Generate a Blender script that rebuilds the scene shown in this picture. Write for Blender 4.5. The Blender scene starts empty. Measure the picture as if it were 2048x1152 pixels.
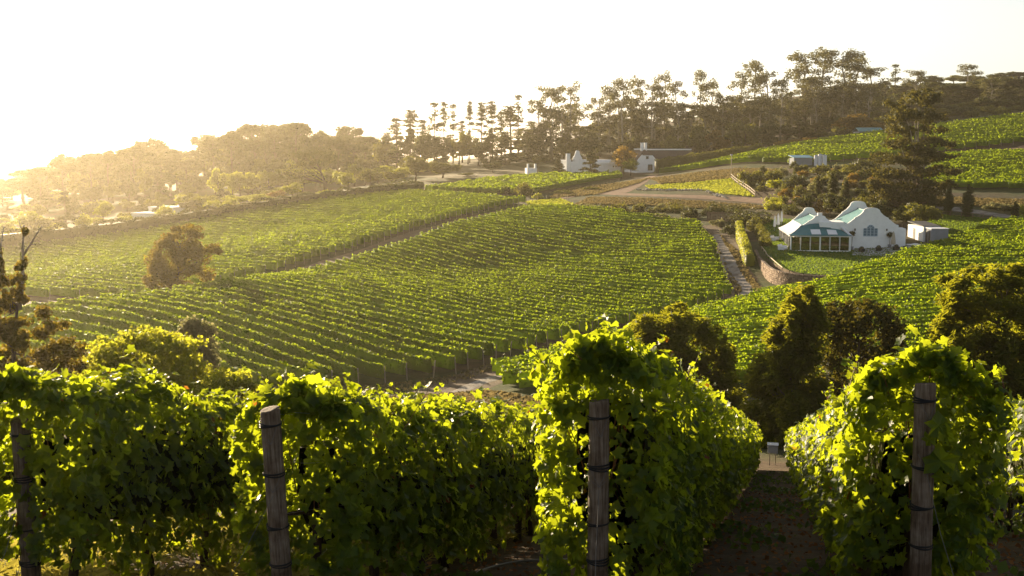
import bpy, math, random
import numpy as np
from mathutils import Vector, Matrix
from mathutils.geometry import delaunay_2d_cdt

scene = bpy.context.scene
col = scene.collection
R = math.radians

# ------------------------------------------------------------------ camera
F_PX, CX, CY, HORIZON = 2300.0, 1024.0, 576.0, 300.0
PITCH = math.atan((CY - HORIZON) / F_PX)
cam_d = bpy.data.cameras.new('camera')
cam_d.sensor_width = 36.0
cam_d.lens = F_PX / 2048.0 * 36.0
cam_d.clip_start = 0.1
cam_d.clip_end = 20000
cam = bpy.data.objects.new('camera', cam_d)
col.objects.link(cam)
cam.rotation_euler = (R(90) - PITCH, 0, 0)
scene.camera = cam

# ------------------------------------------------------------------ sky, sun, exposure
SUN_AZ, SUN_EL = R(-29), R(11.5)          # azimuth from +Y, positive to the right
world = bpy.data.worlds.new('World')
scene.world = world
world.use_nodes = True
wn = world.node_tree
bg = wn.nodes['Background']
sky = wn.nodes.new('ShaderNodeTexSky')
sky.sky_type = 'NISHITA'
sky.sun_disc = False
sky.sun_elevation = SUN_EL
sky.sun_rotation = SUN_AZ
sky.air_density = 1.0
sky.dust_density = 1.0
sky.ozone_density = 1.0
hs = wn.nodes.new('ShaderNodeHueSaturation')      # thin white overcast veil over the whole sky
hs.inputs['Saturation'].default_value = 0.45
wn.links.new(sky.outputs[0], hs.inputs['Color'])
wn.links.new(hs.outputs[0], bg.inputs[0])
bg.inputs[1].default_value = 0.058
sd = bpy.data.lights.new('sun', 'SUN')
sd.energy = 5.0
sd.angle = R(0.5)
sd.color = (1.0, 0.80, 0.52)
sun = bpy.data.objects.new('sun', sd)
col.objects.link(sun)
sv = Vector((math.sin(SUN_AZ) * math.cos(SUN_EL), math.cos(SUN_AZ) * math.cos(SUN_EL), math.sin(SUN_EL)))
sun.rotation_euler = sv.to_track_quat('Z', 'Y').to_euler()
scene.view_settings.view_transform = 'Standard'
scene.view_settings.look = 'None'
scene.view_settings.exposure = 1.75
scene.view_settings.gamma = 1.0
scene.view_settings.use_curve_mapping = False
scene.render.engine = 'CYCLES'
cy = scene.cycles
cy.use_denoising = True
cy.max_bounces = 5
cy.diffuse_bounces = 2
cy.glossy_bounces = 2
cy.transmission_bounces = 4
cy.transparent_max_bounces = 6
cy.volume_bounces = 0
cy.sample_clamp_indirect = 6.0
HAZE = 0.00012

# ------------------------------------------------------------------ pixel -> world
CP, SP = math.cos(PITCH), math.sin(PITCH)
def ray(px, py):
    u, v = (px - CX) / F_PX, (CY - py) / F_PX
    return u / (CP + v * SP), (v * CP - SP) / (CP + v * SP)     # x and z per metre of Y
def at(px, py, Y):
    a, b = ray(px, py)
    return np.array((a * Y, Y, b * Y))

# ------------------------------------------------------------------ terrain: a smooth surface through surveyed points
CTRL = [
 # near slope (x, y, z given directly below)
 # valley, centre block
 (680,773,102),(907,746,108),(968,724,113),(1054,703,119),(1240,655,139),(1417,614,152),(1458,594,156),
 (1440,540,180),(1420,490,205),(1395,455,226),(1300,440,238),(1180,425,252),(1060,420,262),(900,455,233),
 (700,525,190),(460,577,156),(300,600,146),(100,625,136),(-80,650,132),(300,650,121),(600,640,131),(700,700,115),
 (500,770,99),(900,620,145),(1000,560,186),(800,560,178),(1200,520,200),(1200,560,178),(0,720,110),(200,720,106),
 # left block
 (250,607,164),(430,577,170),(560,545,184),(700,502,205),(820,462,228),(960,415,268),(0,505,262),(300,465,280),
 (600,407,300),(840,387,312),(950,398,290),(0,610,160),(300,540,205),(100,560,205),(-150,560,230),(500,480,250),
 # beyond the left hedge
 (300,432,360),(100,440,390),(300,398,450),(0,430,430),(650,385,350),(900,352,380),(500,390,420),(780,365,410),
 (-300,430,450),(-300,520,300),
 # house and block behind the centre
 (1000,377,322),(1240,357,366),(1100,349,375),(1290,346,400),(1200,352,378),(1400,335,420),
 (1140,392,290),(1300,398,275),(1500,407,258),(1420,372,300),(1310,353,355),(1462,358,305),(1510,393,268),(1180,408,268),
 (1390,425,250),
 # right hill blocks
 (1480,328,345),(1600,332,322),(1540,303,398),(1700,278,400),(1900,252,392),(2048,234,390),(1900,302,332),(2048,288,330),
 (2250,215,390),(1890,314,318),(2048,310,312),(1880,376,268),(2048,380,260),(1750,330,310),(1700,370,262),(1600,372,270),
 (2300,300,310),
 # restaurant terrace
 (1850,418,226),(2048,432,216),(1900,452,207),(1850,490,189),(1920,482,190),(2048,447,204),(1588,506,186),(1705,508,184),
 (1790,494,188),(1640,470,206),(1590,452,215),(1740,440,222),(1560,490,190),(1640,557,164),(1700,542,168),(1530,505,183),
 (1585,574,159),(1680,566,156),(1450,480,208),(1480,540,177),(1530,600,152),(1510,440,225),(1600,430,232),
 (1720,552,157),(1800,519,171),(2048,562,150),(1450,640,134),(1020,782,97),(1300,720,105),(1500,720,108),(1700,640,128),
 (2048,700,108),(2300,600,135),
 # hills behind
 (1000,333,430),(1150,313,470),(1300,283,520),(1500,263,520),(1700,243,520),(1850,205,560),(2048,212,480),(1600,193,610),
 (1450,232,600),(1750,183,620),(1900,168,620),(2150,160,620),(1250,262,640),(1050,305,620),
]
PTS = [at(*c) for c in CTRL]
def near(x, y):
    return np.array((x, y, -1.45 - 0.262 * y + 0.02 * x))
for yy in (-20, -6, 4, 12, 20, 30, 40, 50):
    for xx in (-24, -8, 6, 22):
        PTS.append(near(xx + 0.2 * yy, yy))
PTS += [np.array(p, float) for p in ((-40,50,-14.5),(-45,75,-18.5),(-10,72,-18.2),(18,70,-17.8),(40,74,-17.5),(60,70,-16.5),(10,60,-16.4),(40,58,-14.8),
        (-10,85,-19.8),(-50,20,-8),(-60,0,-3),(60,30,-8),(70,0,0),
        (-260,700,-30),(-120,700,-22),(0,720,-12),(120,760,8),(260,760,28),(400,700,30),(-420,500,-26),(-420,250,-26),(-300,100,-22),
        (420,400,25),(420,200,0),(320,60,0),(-200,40,-16),(0,950,-25),(300,950,5),(-350,950,-38))]
PTS = np.array(PTS)
S = 100.0
def tps_k(d2):
    return 0.5 * d2 * np.log(d2 + 1e-9)
def tps_fit(P, lam):
    n = len(P)
    A = np.zeros((n + 3, n + 3))
    d = (P[:, None, :2] - P[None, :, :2]) / S
    A[:n, :n] = tps_k((d ** 2).sum(-1)) + lam * np.eye(n)
    A[:n, n:] = np.c_[np.ones(n), P[:, :2] / S]
    A[n:, :n] = A[:n, n:].T
    return np.linalg.solve(A, np.r_[P[:, 2], 0, 0, 0])
TW = tps_fit(PTS, 0.002)
def sstep(a, b, x):
    t = np.clip((x - a) / (b - a), 0, 1)
    return t * t * (3 - 2 * t)
def HH(x, y):
    x = np.atleast_1d(np.asarray(x, float)); y = np.atleast_1d(np.asarray(y, float))
    shp = x.shape
    x = x.ravel(); y = y.ravel()
    out = np.empty(len(x))
    n = len(PTS)
    for i in range(0, len(x), 20000):
        xs, ys = x[i:i+20000], y[i:i+20000]
        d2 = ((xs[:, None] - PTS[None, :, 0]) ** 2 + (ys[:, None] - PTS[None, :, 1]) ** 2) / S ** 2
        out[i:i+20000] = tps_k(d2) @ TW[:n] + TW[n] + TW[n+1] * xs / S + TW[n+2] * ys / S
    far = np.maximum(np.maximum(sstep(380, 700, np.abs(x)), sstep(780, 1300, y)), sstep(30, 120, -y))
    return (out * (1 - far) - 34 * far).reshape(shp)
def H(x, y):
    return float(HH(x, y)[0])
def g(px, py, y0=60.0, y1=800.0):
    """where the view ray through a pixel meets the ground"""
    a, b = ray(px, py)
    Y = np.arange(y0, y1, 1.0)
    dz = b * Y - HH(a * Y, Y)
    k = np.where((dz[:-1] > 0) & (dz[1:] <= 0))[0]
    if len(k) == 0:
        k = [int(np.argmin(np.abs(dz)))]
        yy = Y[k[0]]
    else:
        k = k[0]
        yy = Y[k] + dz[k] / (dz[k] - dz[k + 1])
    return np.array((a * yy, yy, H(a * yy, yy)))
def onto(px, Y):
    a, _ = ray(px, 420)
    return np.array((a * Y, Y, H(a * Y, Y)))

# ------------------------------------------------------------------ object helpers
def tag(o, label=None, cat=None, group=None, kind=None):
    if label: o['label'] = label
    if cat: o['category'] = cat
    if group: o['group'] = group
    if kind: o['kind'] = kind
    return o
def link(name, me, parent=None, mat=None):
    if mat is not None and len(me.materials) == 0:
        me.materials.append(mat)
    o = bpy.data.objects.new(name, me)
    col.objects.link(o)
    if parent is not None:
        o.parent = parent
    return o
def empty(name, loc=(0, 0, 0), rz=0.0, scale=None):
    o = bpy.data.objects.new(name, None)
    col.objects.link(o)
    o.location = loc
    o.rotation_euler = (0, 0, rz)
    if scale is not None:
        o.scale = scale if hasattr(scale, '__len__') else (scale,) * 3
    return o
def copy_tree(o, parent=None):
    c = o.copy()
    col.objects.link(c)
    c.parent = parent
    for ch in list(o.children):
        copy_tree(ch, c)
    return c
def np_mesh(name, V, faces_n, idx, mat=None, smooth=False):
    """faces all of faces_n corners; idx flat"""
    me = bpy.data.meshes.new(name)
    nf = len(idx) // faces_n
    me.vertices.add(len(V)); me.vertices.foreach_set('co', np.asarray(V, np.float32).ravel())
    me.loops.add(len(idx)); me.loops.foreach_set('vertex_index', np.asarray(idx, np.int32))
    me.polygons.add(nf)
    me.polygons.foreach_set('loop_start', np.arange(0, len(idx), faces_n, dtype=np.int32))
    me.polygons.foreach_set('loop_total', np.full(nf, faces_n, np.int32))
    if smooth:
        me.polygons.foreach_set('use_smooth', np.ones(nf, bool))
    me.update(calc_edges=True)
    if mat is not None:
        me.materials.append(mat)
    return me
class MB:
    def __init__(s): s.v = []; s.f = []
    def add(s, V, Fs):
        n = len(s.v)
        s.v += [tuple(map(float, p)) for p in V]
        s.f += [tuple(i + n for i in f) for f in Fs]
        return s
    def box(s, a, b, M=None):
        x0, y0, z0 = a; x1, y1, z1 = b
        V = [(x0,y0,z0),(x1,y0,z0),(x1,y1,z0),(x0,y1,z0),(x0,y0,z1),(x1,y0,z1),(x1,y1,z1),(x0,y1,z1)]
        if M is not None: V = [tuple(M @ Vector(p)) for p in V]
        return s.add(V, [(0,3,2,1),(4,5,6,7),(0,1,5,4),(1,2,6,5),(2,3,7,6),(3,0,4,7)])
    def tube(s, pts, rad, n=6, cap=True):
        pts = [Vector(p) for p in pts]
        if not hasattr(rad, '__len__'): rad = [rad] * len(pts)
        V = []; Fs = []
        t0 = (pts[1] - pts[0]).normalized()
        a = t0.orthogonal().normalized()
        for i, p in enumerate(pts):
            t = (pts[min(i + 1, len(pts) - 1)] - pts[max(i - 1, 0)]).normalized()
            a = (a - t * a.dot(t)).normalized()
            b = t.cross(a)
            for k in range(n):
                w = 2 * math.pi * k / n
                V.append(p + (a * math.cos(w) + b * math.sin(w)) * rad[i])
        for i in range(len(pts) - 1):
            for k in range(n):
                q = (k + 1) % n
                Fs.append((i*n+k, i*n+q, (i+1)*n+q, (i+1)*n+k))
        if cap:
            Fs.append(tuple(range(n - 1, -1, -1)))
            Fs.append(tuple(range((len(pts)-1)*n, len(pts)*n)))
        return s.add(V, Fs)
    def prism(s, poly, y0, y1):
        """outline in x,z pushed along y"""
        n = len(poly)
        V = [(x, y0, z) for x, z in poly] + [(x, y1, z) for x, z in poly]
        Fs = [tuple(range(n)), tuple(range(2*n-1, n-1, -1))]
        Fs += [(i, n + i, n + (i+1) % n, (i+1) % n) for i in range(n)]
        return s.add(V, Fs)
    def slab(s, quad, th):
        """a thick sheet from four corners"""
        q = [Vector(p) for p in quad]
        nrm = (q[1]-q[0]).cross(q[3]-q[0]).normalized() * th
        V = q + [p - nrm for p in q]
        return s.add(V, [(0,1,2,3),(7,6,5,4),(0,4,5,1),(1,5,6,2),(2,6,7,3),(3,7,4,0)])
    def mesh(s, name, mat=None, smooth=False):
        me = bpy.data.meshes.new(name)
        me.from_pydata(s.v, [], s.f)
        if smooth:
            me.polygons.foreach_set('use_smooth', np.ones(len(me.polygons), bool))
        me.update()
        if mat is not None: me.materials.append(mat)
        return me
    def build(s, name, mat, parent=None, smooth=False):
        return link(name, s.mesh(name, mat, smooth), parent)

# ------------------------------------------------------------------ materials
MATS = {}
def nodes(name):
    m = bpy.data.materials.new(name)
    m.use_nodes = True
    MATS[name] = m
    nt = m.node_tree
    return m, nt, nt.nodes['Principled BSDF']
def rgba(c): return (c[0], c[1], c[2], 1)
def ramp(nt, fac, stops):
    r = nt.nodes.new('ShaderNodeValToRGB')
    e = r.color_ramp.elements
    while len(e) < len(stops): e.new(0.5)
    for el, (p, c) in zip(e, stops):
        el.position = p; el.color = rgba(c)
    nt.links.new(fac, r.inputs[0])
    return r.outputs[0]
def noise(nt, scale, detail=4, rough=0.6, coord='Object', dist=0.0, stretch=None):
    tc = nt.nodes.new('ShaderNodeTexCoord')
    n = nt.nodes.new('ShaderNodeTexNoise')
    n.inputs['Scale'].default_value = scale
    n.inputs['Detail'].default_value = detail
    n.inputs['Roughness'].default_value = rough
    n.inputs['Distortion'].default_value = dist
    out = tc.outputs[coord]
    if stretch is not None:
        mp = nt.nodes.new('ShaderNodeMapping')
        mp.inputs['Scale'].default_value = stretch
        nt.links.new(out, mp.inputs[0]); out = mp.outputs[0]
    nt.links.new(out, n.inputs['Vector'])
    return n.outputs['Fac']
def mixc(nt, fac, a, b, mode='MIX'):
    m = nt.nodes.new('ShaderNodeMix')
    m.data_type = 'RGBA'; m.blend_type = mode
    if isinstance(fac, (int, float)): m.inputs[0].default_value = fac
    else: nt.links.new(fac, m.inputs[0])
    for s, c in ((6, a), (7, b)):
        if isinstance(c, tuple): m.inputs[s].default_value = rgba(c)
        else: nt.links.new(c, m.inputs[s])
    return m.outputs[2]
def bump(nt, h, strength, dist, p):
    b = nt.nodes.new('ShaderNodeBump')
    b.inputs['Strength'].default_value = strength
    b.inputs['Distance'].default_value = dist
    nt.links.new(h, b.inputs['Height'])
    nt.links.new(b.outputs[0], p.inputs['Normal'])
def leaf_mat(name, dark, light, trans, fac=0.45, rough=0.5, spec=0.3, odd=None):
    m, nt, p = nodes(name)
    geo = nt.nodes.new('ShaderNodeNewGeometry')
    rnd = geo.outputs['Random Per Island']
    st = [(0.0, dark), (0.9, light)]
    if odd: st += [(0.991, light), (0.9975, odd)]
    c = ramp(nt, rnd, st)
    nt.links.new(c, p.inputs['Base Color'])
    p.inputs['Roughness'].default_value = rough
    p.inputs['Specular IOR Level'].default_value = spec
    t = nt.nodes.new('ShaderNodeBsdfTranslucent')
    ts = [(0.0, tuple(x * 0.7 for x in trans)), (0.9, trans)]
    if odd: ts += [(0.991, trans), (0.9975, (odd[0] * 1.5, odd[1] * 1.5, odd[2] * 1.2))]
    tcol = ramp(nt, rnd, ts)
    nt.links.new(tcol, t.inputs['Color'])
    mx = nt.nodes.new('ShaderNodeMixShader')
    mx.inputs[0].default_value = fac
    nt.links.new(p.outputs[0], mx.inputs[1]); nt.links.new(t.outputs[0], mx.inputs[2])
    nt.links.new(mx.outputs[0], nt.nodes['Material Output'].inputs['Surface'])
    return m
def plain(name, c, rough=0.7, var=0.15, scale=6.0, spec=0.3, bmp=0.0, stretch=None, metal=0.0):
    m, nt, p = nodes(name)
    n = noise(nt, scale, 5, 0.65, stretch=stretch)
    k = ramp(nt, n, [(0.3, tuple(x * (1 - var) for x in c)), (0.7, tuple(min(1, x * (1 + var)) for x in c))])
    nt.links.new(k, p.inputs['Base Color'])
    p.inputs['Roughness'].default_value = rough
    p.inputs['Specular IOR Level'].default_value = spec
    p.inputs['Metallic'].default_value = metal
    if bmp: bump(nt, n, bmp, 0.05, p)
    return m
def ground_mat():
    m, nt, p = nodes('soil_and_dry_grass')
    big = noise(nt, 0.035, 5, 0.6)
    mid = noise(nt, 0.5, 6, 0.7)
    fine = noise(nt, 9.0, 4, 0.7)
    a = ramp(nt, mid, [(0.3, (0.045, 0.028, 0.016)), (0.55, (0.085, 0.055, 0.030)), (0.75, (0.13, 0.095, 0.050))])
    b = ramp(nt, mid, [(0.3, (0.030, 0.045, 0.012)), (0.6, (0.065, 0.078, 0.022)), (0.8, (0.12, 0.10, 0.04))])
    f = ramp(nt, big, [(0.42, (0, 0, 0)), (0.58, (1, 1, 1))])
    c = mixc(nt, f, a, b)
    c2 = mixc(nt, 0.35, c, ramp(nt, fine, [(0.3, (0.4, 0.4, 0.4)), (0.7, (1.0, 1.0, 1.0))]), 'MULTIPLY')
    nt.links.new(c2, p.inputs['Base Color'])
    p.inputs['Roughness'].default_value = 0.95
    p.inputs['Specular IOR Level'].default_value = 0.1
    bump(nt, mid, 0.6, 0.25, p)
    return m
def grass_mat(name, a, b, scale=1.2):
    m, nt, p = nodes(name)
    n1 = noise(nt, scale, 5, 0.65); n2 = noise(nt, 14, 3, 0.7)
    c = ramp(nt, n1, [(0.35, a), (0.65, b)])
    c = mixc(nt, 0.4, c, ramp(nt, n2, [(0.3, (0.45, 0.45, 0.45)), (0.7, (1, 1, 1))]), 'MULTIPLY')
    nt.links.new(c, p.inputs['Base Color'])
    p.inputs['Roughness'].default_value = 0.9
    p.inputs['Specular IOR Level'].default_value = 0.15
    bump(nt, n2, 0.5, 0.06, p)
    return m
def dirt_mat(name, a, b, streak=None):
    m, nt, p = nodes(name)
    n1 = noise(nt, 0.6, 6, 0.7); n2 = noise(nt, 7, 4, 0.7)
    c = ramp(nt, n1, [(0.32, a), (0.66, b)])
    c = mixc(nt, 0.4, c, ramp(nt, n2, [(0.3, (0.55, 0.55, 0.55)), (0.7, (1, 1, 1))]), 'MULTIPLY')
    nt.links.new(c, p.inputs['Base Color'])
    p.inputs['Roughness'].default_value = 0.95
    p.inputs['Specular IOR Level'].default_value = 0.15
    bump(nt, n2, 0.5, 0.05, p)
    return m
ground_mat()
VINE = leaf_mat('vine_leaf', (0.011, 0.030, 0.005), (0.034, 0.072, 0.010), (0.54, 0.62, 0.018), 0.48, 0.5, 0.22, odd=(0.24, 0.065, 0.015))
FARVINE = leaf_mat('far_vine_leaf', (0.014, 0.036, 0.005), (0.044, 0.084, 0.010), (0.45, 0.57, 0.014), 0.48, 0.6, 0.12)
# ------------------------------------------------------------------ ground sheet
def lines(*segs):
    out = []
    for a, b, st in segs:
        out += list(np.arange(a, b, st))
    return np.array(out)
gy = np.r_[lines((-12, 56, 1.0), (56, 330, 1.9), (330, 720, 5), (720, 1400, 40)), [1400, 1700, 2200, 3000, 4200, 5400]]
gy = np.r_[[-600, -300, -150, -80, -40, -22], gy]
gx = np.r_[[-3000, -2200, -1500, -1000, -760], lines((-600, -150, 9), (-150, 150, 2.0), (150, 600, 9)), [600, 760, 1000, 1500, 2200, 3000]]
XX, YY = np.meshgrid(gx, gy)
ZZ = HH(XX, YY)
nx, ny = len(gx), len(gy)
ii = (np.arange(ny - 1)[:, None] * nx + np.arange(nx - 1)[None, :]).ravel()
idx = np.stack([ii, ii + 1, ii + nx + 1, ii + nx], 1).ravel()
ground = link('ground', np_mesh('ground', np.stack([XX, YY, ZZ], -1).reshape(-1, 3), 4, idx, MATS['soil_and_dry_grass'], True))
tag(ground, kind='structure')

def densify(poly, step, rng=None, amp=0.0):
    out = []
    for i in range(len(poly)):
        a, b = np.array(poly[i][:2]), np.array(poly[(i + 1) % len(poly)][:2])
        n = max(1, int(np.linalg.norm(b - a) / step))
        for k in range(n):
            p = a + (b - a) * k / n
            if rng is not None and amp and k: p = p + rng.normal(0, amp, 2)
            out.append(p)
    return np.array(out)
def inside(poly, x, y):
    x = np.asarray(x); y = np.asarray(y)
    r = np.zeros(x.shape, bool)
    n = len(poly)
    for i in range(n):
        x0, y0 = poly[i][:2]; x1, y1 = poly[(i + 1) % n][:2]
        c = ((y0 > y) != (y1 > y)) & (x < (x1 - x0) * (y - y0) / (y1 - y0 + 1e-12) + x0)
        r ^= c
    return r
def smooth_closed(poly, n=3):
    P = np.array([p[:2] for p in poly])
    for _ in range(n):
        Q = np.roll(P, -1, 0)
        P = np.stack([0.75 * P + 0.25 * Q, 0.25 * P + 0.75 * Q], 1).reshape(-1, 2)
    return P
def sheet(name, poly, mat, off=0.03, step=1.6, seed=1, amp=0.15, zfun=None):
    rng = np.random.default_rng(seed)
    B = densify(poly, step, rng, amp)
    x0, y0 = B.min(0); x1, y1 = B.max(0)
    X, Y = np.meshgrid(np.arange(x0, x1, step), np.arange(y0, y1, step))
    X = X.ravel(); Y = Y.ravel()
    k = inside(B, X, Y)
    I = np.stack([X[k], Y[k]], 1)
    V = [Vector(p) for p in B] + [Vector(p) for p in I]
    nb = len(B)
    vs, es, fs = delaunay_2d_cdt(V, [(i, (i + 1) % nb) for i in range(nb)], [], 1, 1e-4)[:3]
    P = np.array([(v.x, v.y) for v in vs])
    z = (zfun(P[:, 0], P[:, 1]) if zfun else HH(P[:, 0], P[:, 1])) + off
    me = bpy.data.meshes.new(name)
    me.from_pydata(np.c_[P, z].tolist(), [], [list(f) for f in fs])
    me.polygons.foreach_set('use_smooth', np.ones(len(me.polygons), bool))
    me.update()
    me.materials.append(mat)
    o = link(name, me)
    tag(o, kind='structure')
    return o
def spline(pts, step):
    P = np.array([p[:2] for p in pts], float)
    Q = np.vstack([2 * P[0] - P[1], P, 2 * P[-1] - P[-2]])
    out = []
    for i in range(1, len(Q) - 2):
        n = max(2, int(np.linalg.norm(Q[i+1] - Q[i]) / step))
        t = np.linspace(0, 1, n, endpoint=False)[:, None]
        a, b, c, d = Q[i-1], Q[i], Q[i+1], Q[i+2]
        out.append(0.5 * (2*b + (c - a)*t + (2*a - 5*b + 4*c - d)*t**2 + (3*b - a - 3*c + d)*t**3))
    out.append(Q[-2][None])
    return np.vstack(out)
def road(name, pts, width, mat, off=0.035, seed=1, cols=6):
    rng = np.random.default_rng(seed)
    P = spline(pts, 1.2)
    T = np.gradient(P, axis=0); T /= np.linalg.norm(T, axis=1)[:, None]
    Nn = np.stack([-T[:, 1], T[:, 0]], 1)
    w = width if hasattr(width, '__len__') else [width] * 2
    W = np.interp(np.linspace(0, 1, len(P)), np.linspace(0, 1, len(w)), w)
    ws = np.linspace(-0.5, 0.5, cols)
    V = []
    for k, u in enumerate(ws):
        e = rng.normal(0, 0.12, len(P)) if k in (0, cols - 1) else 0
        q = P + Nn * (W * u + e)[:, None]
        o = off if k not in (0, cols - 1) else off - 0.02
        V.append(np.c_[q, HH(q[:, 0], q[:, 1]) + o])
    V = np.stack(V, 1).reshape(-1, 3)
    n = len(P)
    a = (np.arange(n - 1)[:, None] * cols + np.arange(cols - 1)[None, :]).ravel()
    idx = np.stack([a, a + cols, a + cols + 1, a + 1], 1).ravel()
    o = link(name, np_mesh(name, V, 4, idx, mat, True))
    tag(o, kind='structure')
    return o
LAWN = grass_mat('mown_lawn', (0.045, 0.105, 0.010), (0.075, 0.145, 0.018), 0.5)
MEADOW = grass_mat('rough_grass', (0.09, 0.14, 0.018), (0.15, 0.18, 0.035), 0.4)
DRYG = grass_mat('dry_grass', (0.085, 0.080, 0.030), (0.19, 0.145, 0.065), 0.4)
REDDIRT = dirt_mat('red_dirt', (0.15, 0.088, 0.055), (0.25, 0.155, 0.10))
GREYDIRT = dirt_mat('pale_grey_gravel', (0.11, 0.085, 0.062), (0.30, 0.275, 0.25))
BROWNDIRT = dirt_mat('brown_dirt', (0.085, 0.058, 0.036), (0.16, 0.115, 0.07))
PAVE = dirt_mat('terrace_paving', (0.34, 0.34, 0.35), (0.46, 0.46, 0.47))
def G(*pp): return [g(*p) for p in pp]
# tracks between the blocks
road('path', G((1062,414),(1000,424),(900,449),(800,478),(700,512),(600,544),(500,569),(430,583),(330,592)), 4.0, BROWNDIRT, seed=2)
road('road', G((1402,452),(1432,490),(1455,535),(1475,570),(1500,597),(1530,607)), [7, 6.5, 6], BROWNDIRT, 0.03, 3)
road('track', G((1428,470),(1447,505),(1468,545),(1495,577),(1525,603)), [2.0, 2.6, 3.4], GREYDIRT, 0.055, 4)
road('road', [g(1525,603), g(1480,628), onto(1400,134), g(1240,668), g(1100,712), g(960,758), onto(860,96), onto(760,90)], 6.5, BROWNDIRT, 0.03, 5)
road('track', [g(1130,708), g(1040,740), g(960,766), onto(900,97), onto(820,92)], 1.7, GREYDIRT, 0.055, 6)
road('path', G((1535,598),(1600,582),(1680,563),(1740,545),(1800,520),(1850,503),(1915,484),(1960,463)), 2.6, GREYDIRT, 0.05, 7)
road('road', G((2200,440),(2048,436),(1940,422),(1850,413),(1740,410)), 4.2, GREYDIRT, 0.05, 8)
road('path', G((1960,463),(1985,447),(2010,436)), 3.0, REDDIRT, 0.06, 9)
road('road', G((1740,410),(1640,410),(1560,406),(1500,400),(1400,394),(1280,390),(1190,386)), [4, 5, 6.5], REDDIRT, 0.05, 10)
road('road', G((1230,386),(1265,372),(1290,358),(1308,349)), [6, 4, 3], REDDIRT, 0.06, 11)
road('path', G((1195,385),(1150,392),(1090,402),(1045,404),(985,400),(945,392)), 2.8, REDDIRT, 0.07, 12)
sheet('dirt_bank', G((1150,410),(1180,395),(1400,403),(1500,410),(1560,418),(1440,418),(1300,412)), DRYG, 0.02, seed=3)
sheet('grass_bank', G((1290,372),(1420,362),(1462,358),(1508,394),(1440,388),(1400,380),(1300,378)), MEADOW, 0.06, seed=4)
sheet('dry_bank', G((1300,358),(1380,348),(1480,338),(1560,340),(1500,352),(1440,360),(1320,368)), DRYG, 0.05, seed=5)
sheet('grass_verge', G((1050,404),(1120,398),(1150,410),(1110,418),(1062,414)), MEADOW, 0.05, seed=6)
def lawn_z(x, y):                                  # the terrace is banked up to a gentle plane behind its stone wall
    return np.maximum(HH(x, y), -16.75 + 0.02 * (np.asarray(y) - 184))
def gl(px, py):
    a, b = ray(px, py)
    Y = (-16.75 - 3.68) / (b - 0.02)
    return np.array((a * Y, Y, -16.75 + 0.02 * (Y - 184)))
lawn_poly = smooth_closed(G((1518,452),(1560,436),(1640,446),(1800,470),(1822,500)) + [gl(1800,511), gl(1745,535), gl(1700,549), gl(1640,551), gl(1590,546), gl(1555,532), gl(1524,508)], 2)
lw_ = sheet('lawn', lawn_poly, LAWN, 0.05, 1.2, seed=7, amp=0.0, zfun=lawn_z)
B_ = densify(lawn_poly, 1.0)                        # earth bank below the lawn's edge
zb_ = lawn_z(B_[:, 0], B_[:, 1])
nb_ = len(B_)
Vb = np.vstack([np.c_[B_, zb_ + 0.045], np.c_[B_, zb_ - 2.6]])
ib = np.array([(i, (i + 1) % nb_, nb_ + (i + 1) % nb_, nb_ + i) for i in range(nb_)]).ravel()
tag(link('lawn_bank', np_mesh('lawn_bank', Vb, 4, ib, BROWNDIRT)), kind='structure')
sheet('lawn', G((1850,428),(1950,434),(1985,440),(1930,470),(1880,478),(1840,455)), LAWN, 0.05, seed=8)
sheet('grass_verge', G((1500,580),(1570,572),(1660,566),(1690,560),(1640,575),(1570,592),(1535,596)), LAWN, 0.02, seed=9)
sheet('terrace', G((1703,511),(1708,492),(1800,488),(1850,489),(1868,496),(1800,513)), PAVE, 0.09, 0.8, seed=10, amp=0.03)
sheet('dirt_bank', G((1640,395),(1700,398),(1860,396),(2100,402),(2100,424),(1900,410),(1740,404)), BROWNDIRT, 0.02, seed=11)
sheet('dirt_bank', G((1990,305),(2060,288),(2100,300),(2020,309),(1960,309)), REDDIRT, 0.05, seed=12)
sheet('ploughed_slope', G((820,345),(900,322),(1000,325),(1060,340),(1050,350),(960,355),(880,358)), DRYG, 0.05, 3, seed=13)

LAWN_A = lawn_poly
LAWN_B = G((1850,428),(1950,434),(1985,440),(1930,470),(1880,478),(1840,455))
BANK_A = G((1290,372),(1420,362),(1462,358),(1508,394),(1440,388),(1400,380),(1300,378))
BANK_B = G((1300,358),(1380,348),(1480,338),(1560,340),(1500,352),(1440,360),(1320,368))
BANK_C = G((1150,410),(1180,395),(1400,403),(1500,410),(1560,418),(1440,418),(1300,412))
BANK_D = G((1050,404),(1120,398),(1150,410),(1110,418),(1062,414))
BANK_E = G((1500,580),(1570,572),(1660,566),(1690,560),(1640,575),(1570,592),(1535,596))
BANK_F = G((1090,398),(1140,378),(1240,366),(1300,357),(1280,366),(1230,380),(1190,390))
BANK_G = [g(1402,455), g(1423,470), g(1440,505), g(1460,545), g(1486,580), g(1470,598), g(1455,545), g(1435,500)]
BANK_I = [g(1442,470), g(1472,500), g(1498,545), g(1525,580), g(1515,588), g(1482,545), g(1460,505)]
BANK_J = [g(700,777), g(907,752), g(1054,708), g(1240,660), g(1400,622), g(1405,628), g(1240,667), g(1060,716), g(930,762), onto(760,98)]
BANK_K = [onto(860,96), onto(960,97), onto(1010,95), onto(1120,88), onto(1150,80), onto(900,80), onto(700,84), onto(640,92), onto(760,95)]
BANK_H = G((1640,395),(1700,398),(1860,396),(2100,402),(2100,424),(1900,410),(1740,404))
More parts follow.
